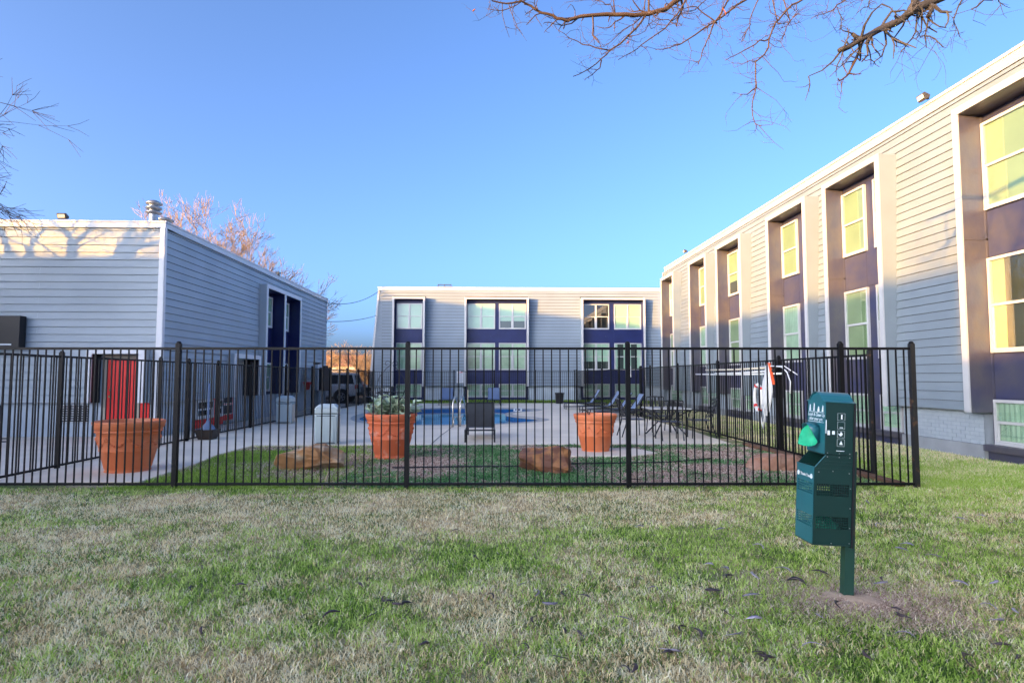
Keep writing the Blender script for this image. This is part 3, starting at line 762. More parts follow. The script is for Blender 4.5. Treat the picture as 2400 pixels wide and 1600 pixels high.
fence('slanting black metal fence run behind the row of lounge chairs', (5.79, 22.95), (4.9, 34.2), [.03, 2.9, 5.7, 8.5, 11.25], 1.85, .118)
lf = fence('left run of black metal pool fence beside the clubhouse', (-7.08, 8.47), (-7.0, 36.0), [.04, 1.65, 4.6, 5.8, 7.3, 9.45, 12.4, 15.4, 17.95, 21.0, 23.6, 26.2, 27.5], 1.86, .118)
fence('back run of black metal pool fence in front of the back building', (-7.0, 36.05), (4.86, 34.3), [.03, 2.5, 4.9, 7.3, 9.7, 11.95], 1.84, .114)
# black screen box around the gate latch
part('latch_shield', MB().lathe([(0, 1.98), (.13, 1.98), (.13, 1.90), (.165, 1.89), (.165, .93), (0, .93)], (-7.0, 25.6, 0), 4), M['bin'], lf)

# ------------------------------------------------------------------ planters, pots
def big_pot(x, y, sc, hs, m, label, swag=False, ang=0):
    t = thing('terracotta_pot', label, 'planter', (x, y, 0), 'big terracotta pots behind the front fence')
    prof = [(0, .0), (.29, .0), (.31, .015), (.315, .05), (.30, .07), (.318, .09), (.385, .36), (.395, .37), (.39, .385), (.425, .60), (.43, .64), (.455, .655), (.46, .675), (.445, .685), (.455, .70), (.47, .715), (.495, .80), (.49, .825), (.465, .832), (.435, .82), (.42, .78), (.40, .70)]
    part('body', MB().lathe([(r*sc, z*hs) for r, z in prof], (x, y, 0), 48), m, t, smooth=True)
    part('soil', MB().lathe([(0, .745*hs), (.2*sc, .75*hs), (.42*sc, .735*hs)], (x, y, 0), 32), M['soil'], t, smooth=True)
    if swag:
        mb = MB(); rr = random.Random(4)
        for k in range(8):
            a0 = -math.pi/2+ang+(k-4)*.75
            for j in range(9):
                a = a0+.06+.63*j/8; z = (.54-.09*math.sin(math.pi*j/8))*hs; r_ = (.395+.10*(z/hs-.4))*sc
                p = Vector((x+r_*math.cos(a), y+r_*math.sin(a), z)); q = .022*sc*rr.uniform(.7, 1.3)
                mb.lathe([(0, -q), (q*.8, -q*.5), (q, 0), (q*.8, q*.5), (0, q)], p, 6)
            a = a0; r_ = .41*sc
            mb.lathe([(0, -.04), (.03, -.02), (.036, 0), (.02, .03), (0, .05)], (x+r_*math.cos(a), y+r_*math.sin(a), .56*hs), 7)
        part('garland_relief', mb, m, t, smooth=True)
    return t
big_pot(-5.74, 9.78, 1.02, .99, M['terra'], 'largest empty orange terracotta pot on the concrete by the left fence', True, .5)
p2_ = big_pot(-1.86, 11.35, .97, 1.0, M['terraw'], 'weathered terracotta pot holding a grey green leafy plant', True)
big_pot(2.10, 12.0, .88, .93, M['terra'], 'orange terracotta pot on a pale slab holding a dry twisted stem', True, .2)
# plant in the middle pot
pl = thing('leafy_plant', 'grey green leafy plant growing in the middle terracotta pot', 'plant', (-1.86, 11.35, .75))
rr = random.Random(11); stems = MB(); lm = []
for k in range(3):
    mb = MB(); L = .12; wd = .035
    mb.quad((0, 0, 0), (L*.4, -wd, .018), (L*.45, 0, .006), (L*.4, wd, .018)); mb.poly([(L*.4, -wd, .018), (L*.85, -wd*.6, .01), (L, 0, -.01), (L*.45, 0, .006)]); mb.poly([(L*.45, 0, .006), (L, 0, -.01), (L*.85, wd*.6, .01), (L*.4, wd, .018)])
    lm.append(to_mesh('leaf', mb, M['leaf'], fix=False, weld=True))
cnt = 0
for i in range(46):
    a = rr.uniform(0, 6.28); r_ = rr.uniform(0.02, .36); b0 = Vector((-1.86+r_*math.cos(a), 11.35+r_*math.sin(a), .74))
    hgt = rr.uniform(.14, .42)*(1.05-r_); top = b0+Vector((.2*math.cos(a)*r_*2, .2*math.sin(a)*r_*2, hgt)); stems.tube([b0, top], .006, 4)
    for j in range(9):
        o = inst('leaf', rr.choice(lm), pl, b0.lerp(top, .35+.65*j/8)); s_ = rr.uniform(.9, 1.5); o.scale = (s_, s_, s_)
        o.rotation_euler = (rr.uniform(-.4, .4), rr.uniform(-1.1, -.1)+(.5 if j < 3 else 0), rr.uniform(0, 6.28)); cnt += 1
part('stem', stems, M['leaf'], pl)
ds = thing('dead_plant', 'dark twisted dead stem in the right terracotta pot', 'dead plant', (2.05, 12.0, .7))
part('stem', MB().tube([(2.0, 12, .66), (1.98, 11.98, .8), (1.85, 11.95, .86), (1.78, 11.95, .83)], [.016, .013, .01, .006], 6).tube([(2.02, 12, .66), (1.92, 12, .84), (1.83, 12.02, .81)], [.012, .01, .006], 6).tube([(2.05, 11.98, .66), (2.08, 11.9, .77)], .012, 6), M['bark'], ds)
# square dark planter with a parasol foot, hanging by the left fence
sp = thing('square_planter', 'dark brown square tub holding a folded parasol base by the left fence', 'planter', (-6.72, 14.55, 0))
part('tub', MB().hexa([(-6.87, 14.4, .02), (-6.57, 14.4, .02), (-6.57, 14.7, .02), (-6.87, 14.7, .02), (-6.94, 14.33, .27), (-6.50, 14.33, .27), (-6.50, 14.77, .27), (-6.94, 14.77, .27)]), M['pot_brown'], sp, bevel=.01)
part('cone', MB().lathe([(.17, .27), (.14, .33), (.05, .42), (.025, .50), (.022, 1.35), (0, 1.36)], (-6.72, 14.55, 0), 16), M['slingb'], sp, smooth=True)
# planter with iron trellis
tp = thing('trellis_planter', 'black planter with a curled wrought iron trellis near the pool edge', 'planter', (-3.6, 20.8, 0))
part('tub', MB().hexa([(-4.05, 20.85, .035), (-3.75, 20.85, .035), (-3.75, 21.15, .035), (-4.05, 21.15, .035), (-4.12, 20.78, .5), (-3.68, 20.78, .5), (-3.68, 21.22, .5), (-4.12, 21.22, .5)]), M['bin'], tp)
tr = MB()
for sx in (-1, 1):
    pts = [(-3.46+sx*.55, 21, .3), (-3.46+sx*.53, 21, 1.1), (-3.46+sx*.42, 21, 1.5), (-3.46+sx*.2, 21, 1.78), (-3.46+sx*.04, 21, 1.93)]
    tr.tube(pts, .012, 5)
    sp_ = [(-3.46+sx*(.15+(.13-.012*k)*math.cos(math.pi+k*.62)), 21, 1.96+(.13-.012*k)*math.sin(k*.62)) for k in range(9)]
    tr.tube(sp_, .010, 5)
part('trellis', tr, M['iron'], tp)
part('foot', MB().box(-4.03, 20.96, .035, -3.99, 21.0, .3).box(-2.93, 20.96, .035, -2.89, 21.0, .3), M['iron'], tp)

# ------------------------------------------------------------------ resin trash cans
def trash(x, y, label, rz=0):
    t = thing('trash_can', label, 'trash can', (0, 0, 0), 'resin trash cans on the pool deck')
    part('body', MB().hexa([(-.23, -.23, 0), (.23, -.23, 0), (.23, .23, 0), (-.23, .23, 0), (-.245, -.245, .66), (.245, -.245, .66), (.245, .245, .66), (-.245, .245, .66)]), M['trash'], t, bevel=.03)
    for a in range(4):
        m = MB().box(-.17, -.252, .06, .17, -.24, .60); o = part('side_panel', m, M['trash'] if a != 1 else M['trashb'], None, bevel=.01); o.parent = t; o.rotation_euler = (0, 0, a*math.pi/2)
        m = MB().box(-.195, -.247, .03, .195, -.236, .045).box(-.195, -.247, .615, .195, -.236, .63); o = part('groove', m, M['sling'], None); o.parent = t; o.rotation_euler = (0, 0, a*math.pi/2)
    part('lid', MB().hexa([(-.25, -.25, .675), (.25, -.25, .675), (.25, .25, .675), (-.25, .25, .675), (-.245, -.245, .80), (.245, -.245, .80), (.245, .245, .80), (-.245, .245, .80)]).hexa([(-.244, -.244, .80), (.244, -.244, .80), (.244, .244, .80), (-.244, .244, .80), (-.16, -.16, .875), (.16, -.16, .875), (.16, .16, .875), (-.16, .16, .875)]), M['trash'], t, bevel=.02)
    place(t, (x, y, DZ), rz); return t
trash(-3.62, 13.5, 'grey green resin trash can on the near corner of the deck behind the boulder', .12)
trash(-6.55, 19.45, 'grey green resin trash can farther back against the left fence', .1)
bn = thing('waste_bin', 'round black plastic waste bin at the back edge of the pool deck', 'waste bin', (3.84, 33.3, DZ))
part('tub', MB().lathe([(0, 0), (.2, 0), (.235, .52), (.27, .53), (.275, .60), (.24, .60), (.22, .1)], (3.84, 33.3, DZ), 24), M['bin'], bn, smooth=True)

# ------------------------------------------------------------------ furniture
def lounger(fm='iron', sm='slingb'):
    t = thing('lounge_chair', '', 'lounge chair', (0, 0, 0)); L = 1.92; W = .33; z = .30
    for s_ in (-1, 1):
        part('side_rail', MB().tube([(0, s_*W, z-.02), (L, s_*W, z-.02)], .018, 6), M[fm], t)
        part('low_rail', MB().tube([(.02, s_*W, .12), (L*.98, s_*W, .12)], .013, 6), M[fm], t)
        for x in (.05, L-.12): part('leg', MB().box(x, s_*W-.02, 0, x+.035, s_*W+.02, z-.02), M[fm], t)
    part('cross_bar', MB().tube([(.02, -W, z-.02), (.02, W, z-.02)], .018, 6).tube([(L, -W, z-.02), (L, W, z-.02)], .018, 6), M[fm], t)
    sl = MB(); n_ = 8
    for i in range(n_):
        x0 = .03+1.22*i/n_; x1 = .03+1.22*(i+1)/n_; f = lambda x: z-.012-.03*math.sin(math.pi*(x-.03)/1.22)
        sl.quad((x0, -W+.01, f(x0)), (x1, -W+.01, f(x1)), (x1, W-.01, f(x1)), (x0, W-.01, f(x0)))
    o = part('seat', sl, M[sm], t, fix=False, weld=True); sd_ = o.modifiers.new('t', 'SOLIDIFY'); sd_.thickness = .008
    a = R(57); B0 = Vector((1.27, 0, z)); D = Vector((math.cos(a), 0, math.sin(a))); N_ = Vector((math.sin(a), 0, -math.cos(a))); BL = .69
    sl = MB()
    for i in range(n_):
        p0 = B0+D*(BL*i/n_)+N_*(.035*math.sin(math.pi*i/n_)); p1 = B0+D*(BL*(i+1)/n_)+N_*(.035*math.sin(math.pi*(i+1)/n_))
        sl.quad((p0.x, -W+.02, p0.z), (p0.x, W-.02, p0.z), (p1.x, W-.02, p1.z), (p1.x, -W+.02, p1.z))
    o = part('backrest', sl, M[sm], t, fix=False, weld=True); sd_ = o.modifiers.new('t', 'SOLIDIFY'); sd_.thickness = .012
    e = B0+D*BL
    part('back_frame', MB().tube([(B0.x, -W+.01, B0.z), (e.x, -W+.01, e.z), (e.x, W-.01, e.z), (B0.x, W-.01, B0.z)], .016, 6), M[fm], t)
    q = B0+D*.42
    part('back_prop', MB().tube([(q.x, -W+.05, q.z), (q.x+.3, -W+.05, z-.02), (q.x+.3, W-.05, z-.02), (q.x, W-.05, q.z)], .01, 5), M[fm], t)
    return t
l0 = lounger('iron', 'sling'); lab(l0, 'dark lounge chair seen from behind standing between the pool ladder and the front fence')
place(l0, (-.24, 15.45, DZ), R(-90)); l0['group'] = 'lounge chairs around the pool'
l1 = lounger(); l1['group'] = 'lounge chairs around the pool'
spots = [((3.36, 27.5), 0, 'blue grey lounge chair farthest back of the row of four beside the pool'),
         ((3.66, 24.6), .02, 'blue grey lounge chair second from the back in the row beside the pool'),
         ((3.64, 22.5), -.03, 'blue grey lounge chair third from the back in the row beside the pool'),
         ((3.62, 20.7), .02, 'blue grey lounge chair nearest the camera in the row beside the pool'),
         ((.17, 31.2), R(90), 'blue grey lounge chair facing the pool in front of the middle window bay'),
         ((-2.35, 31.2), R(90), 'blue grey lounge chair facing the pool left of the middle window bay')]
for i, ((x, y), rz, lb_) in enumerate(spots):
    o = l1 if i == 0 else copy_tree(l1); place(o, (x, y, DZ), rz); o['label'] = lb_

def chair(slats=3):
    t = thing('patio_chair', '', 'chair', (0, 0, 0)); W = .25
    for s_ in (-1, 1):
        part('leg', MB().tube([(s_*W, -.24, 0), (s_*W, -.23, .43), (s_*W*1.02, -.16, .64)], .014, 6), M['iron'], t)
        part('leg', MB().tube([(s_*W, .34, 0), (s_*W, .24, .30), (s_*W, .21, .45), (s_*W*.96, .30, .70), (s_*W*.9, .38, .92)], .015, 6), M['iron'], t)
        part('armrest', MB().tube([(s_*W*1.02, -.20, .62), (s_*W*1.06, -.1, .66), (s_*W*1.04, .26, .645)], .018, 6), M['iron'], t)
    o = part('seat', MB().box(-W+.01, -.24, .415, W-.01, .22, .435), M['sling'], t, bevel=.008)
    part('back_rail', MB().tube([(-W*.9, .38, .92), (0, .39, .935), (W*.9, .38, .92)], .017, 6), M['iron'], t)
    part('back_rail', MB().tube([(-W, .225, .50), (W, .225, .50)], .013, 6), M['iron'], t)
    for k in range(slats):
        x = (k-(slats-1)/2)*.11; part('back_slat', MB().hexa([(x-.02, .225, .50), (x+.02, .225, .50), (x+.02, .24, .50), (x-.02, .24, .50), (x-.02, .375, .92), (x+.02, .375, .92), (x+.02, .39, .92), (x-.02, .39, .92)]), M['iron'], t)
    return t
def table(x, y, w_, top, label, hgt=.70):
    t = thing('patio_table', label, 'table', (0, 0, 0))
    part('tabletop', MB().box(-w_/2, -w_/2, hgt-.025, w_/2, w_/2, hgt), M[top], t, bevel=.006)
    fr = MB()
    for a in range(4):
        p, q = [(-1, -1), (1, -1), (1, 1), (-1, 1)][a], [(1, -1), (1, 1), (-1, 1), (-1, -1)][a]
        k = w_/2-.02; fr.tube([(p[0]*k, p[1]*k, hgt-.04), (q[0]*k, q[1]*k, hgt-.04)], .016, 6)
    part('apron', fr, M['iron'], t)
    for sx in (-1, 1):
        for sy in (-1, 1):
            k = w_/2-.06; part('leg', MB().tube([(sx*k, sy*k, hgt-.05), (sx*.16, sy*.16, .42), (sx*.16, sy*.16, .34), (sx*k*.95, sy*k*.95, 0)], [.018, .017, .017, .02], 6), M['iron'], t)
    place(t, (x, y, DZ)); return t
table(4.45, 15.1, 1.0, 'glasstop', 'square patio table with a pale frosted top beside the right fence')
c0 = chair(); c0['group'] = 'patio chairs around the table by the right fence'
for i, ((x, y), rz, lb_) in enumerate([((4.22, 14.1), R(180), 'black patio chair seen from behind in front of the pale topped table'),
                                       ((5.12, 14.55), R(-95), 'black patio chair in profile on the right side of the pale topped table'),
                                       ((3.55, 14.9), R(92), 'black patio chair in profile on the left side of the pale topped table'),
                                       ((4.55, 16.1), R(0), 'black patio chair on the far side of the pale topped table')]):
    o = c0 if i == 0 else copy_tree(c0); place(o, (x, y, DZ), rz); o['label'] = lb_
table(-5.5, 31.9, .8, 'iron', 'small black patio table near the back left corner of the deck')
for i, ((x, y), rz, lb_) in enumerate([((-6.35, 31.6), R(80), 'black patio chair left of the small black table by the back fence'), ((-5.6, 31.0), R(178), 'black patio chair in front of the small black table by the back fence'),
                         ((-4.85, 31.8), R(-85), 'black patio chair right of the small black table by the back fence'), ((-5.3, 32.7), R(5), 'black patio chair behind the small black table by the back fence')]):
    o = copy_tree(c0); place(o, (x, y, DZ), rz); o['label'] = lb_; o['group'] = 'patio chairs around the small table by the back fence'

# ------------------------------------------------------------------ pool fittings
hr = thing('pool_handrail', 'curved steel handrail at the near edge of the pool', 'handrail', (-1.1, 17.9, DZ))
for dx_ in (0, .5):
    x = -1.12+dx_*.4; y0 = 17.75+dx_*.5
    part('rail', MB().tube([(x, y0, DZ), (x+.01, y0+.03, .75), (x+.05, y0+.15, .93), (x+.09, y0+.35, .90), (x+.14, y0+.65, .55), (x+.17, y0+.80, .12), (x+.18, y0+.85, -.3)], .024, 8), M['chrome'], hr, smooth=True)
    part('rail_brace', MB().tube([(x+.02, y0+.10, DZ), (x+.03, y0+.14, .28), (x+.08, y0+.34, .33), (x+.12, y0+.62, .18)], .018, 8), M['chrome'], hr, smooth=True)
pp = thing('pool_post', 'thin cream post standing at the near pool edge left of the dark lounge chair', 'post', (-.72, 18.3, DZ))
part('shaft', MB().tube([(-.72, 18.3, DZ), (-.70, 18.3, 1.12)], .022, 8), M['cream'], pp); part('foot', MB().lathe([(.06, 0), (.06, .02), (.03, .04)], (-.72, 18.3, DZ), 12), M['cream'], pp)
hc = thing('cord', 'thin dark cord lying on the deck from the pool handrail towards the fence', 'cord', (-1.2, 17.7, DZ))
part('strand', MB().tube([(-1.12, 17.75, DZ+.3), (-1.13, 17.6, DZ+.02), (-1.18, 16.5, DZ+.006), (-1.25, 15.2, DZ+.006), (-1.3, 13.3, DZ+.006)], .007, 5), M['wire'], hc)
dm = thing('depth_marker', 'white depth marker tile at the right end of the pool', 'marker', (.9, 25.3, DZ))
part('plate', MB().box(1.02, 26.7, -.02, 1.4, 26.72, .12), M['plastic'], dm)
for k, wd in enumerate((.05, .10)): part('digit', MB().box(1.10+k*.12, 26.695, .02, 1.10+k*.12+wd, 26.699, .09), M['navy'], dm)
# notice on the back fence
ns = thing('pool_notice', 'white pool rules board hanging on the back fence left of the middle window bay', 'sign', (0, 0, 0))
part('board', MB().box(-2.0, 35.98, 1.16, -1.56, 36.0, 1.84), M['plastic'], ns)
for k in range(9): part('text_line', MB().box(-1.95, 35.972, 1.24+k*.058, -1.95+(.34 if k % 3 else .28), 35.979, 1.252+k*.058), M['slingb'], ns)
part('heading', MB().box(-1.92, 35.972, 1.755, -1.64, 35.979, 1.79), M['ropered'], ns)
ns.location = (0, -.72, 0)
gn = thing('gate_notice', 'small white plate hanging on the slanting fence in front of the right window bay', 'sign', (5.6, 24, 1.5))
part('plate', MB().box(5.62, 23.86, 1.5, 5.64, 24.06, 1.95), M['plastic'], gn)

# poles, net and life ring hanging on the right fence
def pole(label, x, y0, z0, y1, z1, r_, m):
    t = thing('pool_pole', label, 'pole', (x, (y0+y1)/2, z0), 'long poles hung along the right fence')
    part('shaft', MB().tube([(x, y0, z0), (x, (y0+y1)/2, (z0+z1)/2-.015), (x, y1, z1)], r_, 8), M[m], t, smooth=True)
    part('grip', MB().tube([(x, y1-.25, z1+.001), (x, y1+.02, z1)], r_*1.35, 8), M['bin'], t, smooth=True); return t
pole('long cream pole, topmost of the three hung along the right fence', 5.68, 15.6, 1.69, 11.9, 1.70, .019, 'cream')
pole('long white pole, middle of the three hung along the right fence', 5.66, 14.9, 1.60, 12.0, 1.63, .017, 'plastic')
pole('long pale pole, lowest of the three hung along the right fence', 5.69, 16.4, 1.585, 11.45, 1.575, .018, 'plastic')
hk = thing('rescue_hook', 'white shepherd crook rescue hook curving from the poles on the right fence', 'rescue hook', (5.66, 11.5, 1.6))
part('crook', MB().tube([(5.66, 12.4, 1.72), (5.64, 11.7, 1.725), (5.62, 11.35, 1.70), (5.6, 11.12, 1.60), (5.6, 11.0, 1.42), (5.6, 11.02, 1.2)], .011, 7).tube([(5.64, 11.7, 1.725), (5.64, 11.3, 1.72), (5.66, 10.85, 1.55)], .009, 6), M['plastic'], hk, smooth=True)
nn_ = thing('pool_net', 'white leaf net with an orange rim hanging on the right fence', 'pool net', (5.64, 11.85, 1.4))
part('rim', MB().hexa([(5.62, 11.70, 1.355), (5.66, 11.70, 1.355), (5.66, 11.77, 1.36), (5.62, 11.77, 1.36), (5.62, 11.90, 1.79), (5.66, 11.90, 1.79), (5.66, 11.95, 1.80), (5.62, 11.95, 1.80)]), M['orange'], nn_, bevel=.008)
bagm = MB(); NB = 8
prof = [(1.79, 11.92, 12.02, .02), (1.6, 11.85, 12.10, .05), (1.36, 11.78, 12.22, .08), (1.2, 11.78, 12.28, .10), (1.0, 11.85, 12.26, .09), (.85, 11.92, 12.20, .06), (.72, 12.0, 12.12, .02)]
for k, (z, ya, yb, dp) in enumerate(prof):
    for j in range(NB):
        a = 2*math.pi*j/NB; bagm.v.append((5.63+dp*math.cos(a)*.6, (ya+yb)/2+(yb-ya)/2*math.sin(a), z))
for k in range(len(prof)-1):
    for j in range(NB): bagm.f.append((k*NB+j, k*NB+(j+1) % NB, (k+1)*NB+(j+1) % NB, (k+1)*NB+j))
part('net_bag', bagm, M['rope'], nn_, smooth=True)
lr = thing('life_ring', 'white life ring with red bands hanging below the orange rimmed net', 'life ring', (5.6, 12.25, 1.1))
mb = MB(); pts = [(5.57, 12.30+.16*math.cos(a), 1.08+.27*math.sin(a)) for a in np.linspace(0, 2*math.pi, 21)]
part('ring', mb.tube(pts, .035, 8, cap=False), M['rope'], lr, smooth=True)
for a in (1.2, 2.4, 4.2, 5.6): part('band', MB().tube([(5.57, 12.30+.16*math.cos(a+q), 1.08+.27*math.sin(a+q)) for q in (-.12, .12)], .042, 8), M['ropered'], lr, smooth=True)
rp = thing('throw_rope', 'loose white rope hanging under the life ring on the right fence', 'rope', (5.6, 12.2, .8))
part('strand', MB().tube([(5.57, 12.1, .95), (5.56, 12.0, .7), (5.57, 12.1, .45), (5.58, 12.2, .62), (5.57, 12.28, .9)], .012, 6).tube([(5.56, 11.95, 1.3), (5.56, 11.9, 1.0), (5.57, 12.02, .78)], .010, 6), M['rope'], rp, smooth=True)

# ------------------------------------------------------------------ bike rack, edging timber, slab, cable
br = thing('bike_rack', 'black triangular metal bike rack on the walk at the left edge', 'bike rack', (-12, 14.6, 0))
for k in range(4):
    x = -13.0+k*.42
    part('hoop', MB().tube([(x-.14, 14.9, .02), (x+.12, 14.6, .84), (x+.16, 14.6, .84), (x+.52, 14.2, .02)], .018, 6), M['iron'], br)
part('base_bar', MB().tube([(-13.3, 14.2, .03), (-11.1, 14.2, .03)], .02, 6).tube([(-13.3, 14.9, .03), (-11.6, 14.9, .03)], .02, 6), M['iron'], br)
et = thing('landscape_timber', 'brown edging timber lying along the foot of the right fence', 'timber', (5.55, 10, 0))
part('beam', MB().box(5.50, 8.05, 0, 5.66, 10.5, .085), M['timber'], et, bevel=.012); part('beam', MB().box(5.51, 10.52, 0, 5.67, 13.0, .08), M['timber'], et, bevel=.012)
sl = thing('paving_slab', 'pale concrete slab under the right terracotta pot', 'slab', (2.4, 11.9, 0))
part('slab', MB().prism([(1.3, 11.3), (2.6, 11.15), (3.25, 11.6), (3.0, 12.35), (1.7, 12.5), (1.2, 12.0)], 'z', 0, .045), M['walk'], sl, bevel=.02)
ed = thing('edging_strip', 'thin black edging strip crossing the mulch bed', 'edging', (0, 9.9, 0))
part('strip', MB().tube([(-1.6, 9.95, .03), (-.4, 9.93, .045), (.5, 9.98, .035), (1.2, 10.15, .05), (3.1, 10.4, .03), (4.0, 10.8, .04)], .014, 6), M['bin'], ed)

def cable(label, a, b_, sag):
    a = Vector(a); b_ = Vector(b_); t = thing('overhead_cable', label, 'cable', a, 'cables between the left and back buildings')
    part('strand', MB().tube([a.lerp(b_, k/16)-Vector((0, 0, sag*4*(k/16)*(1-k/16))) for k in range(17)], .016, 5), M['wire'], t); return t
cable('upper overhead cable sagging between the left and back buildings', (-8.3, 30.4, 5.25), (-7.2, 38.8, 7.1), .35)
cable('lower overhead cable between the left and back buildings', (-8.3, 30.4, 4.3), (-7.35, 38.6, 5.45), .12)
rp_ = thing('hanging_planter', 'small red hanging planter on the siding of the left building beside the far entry', 'planter', (-8.1, 26.6, 1.1))
part('pot', MB().lathe([(0, 0), (.10, 0), (.16, .28), (.18, .29), (.18, .34), (.14, .34)], (-8.05, 26.6, .95), 16), M['red'], rp_, smooth=True)
part('hook', MB().tube([(-8.28, 26.6, 1.62), (-8.06, 26.6, 1.66), (-8.05, 26.6, 1.28)], .01, 5), M['plastic'], rp_)

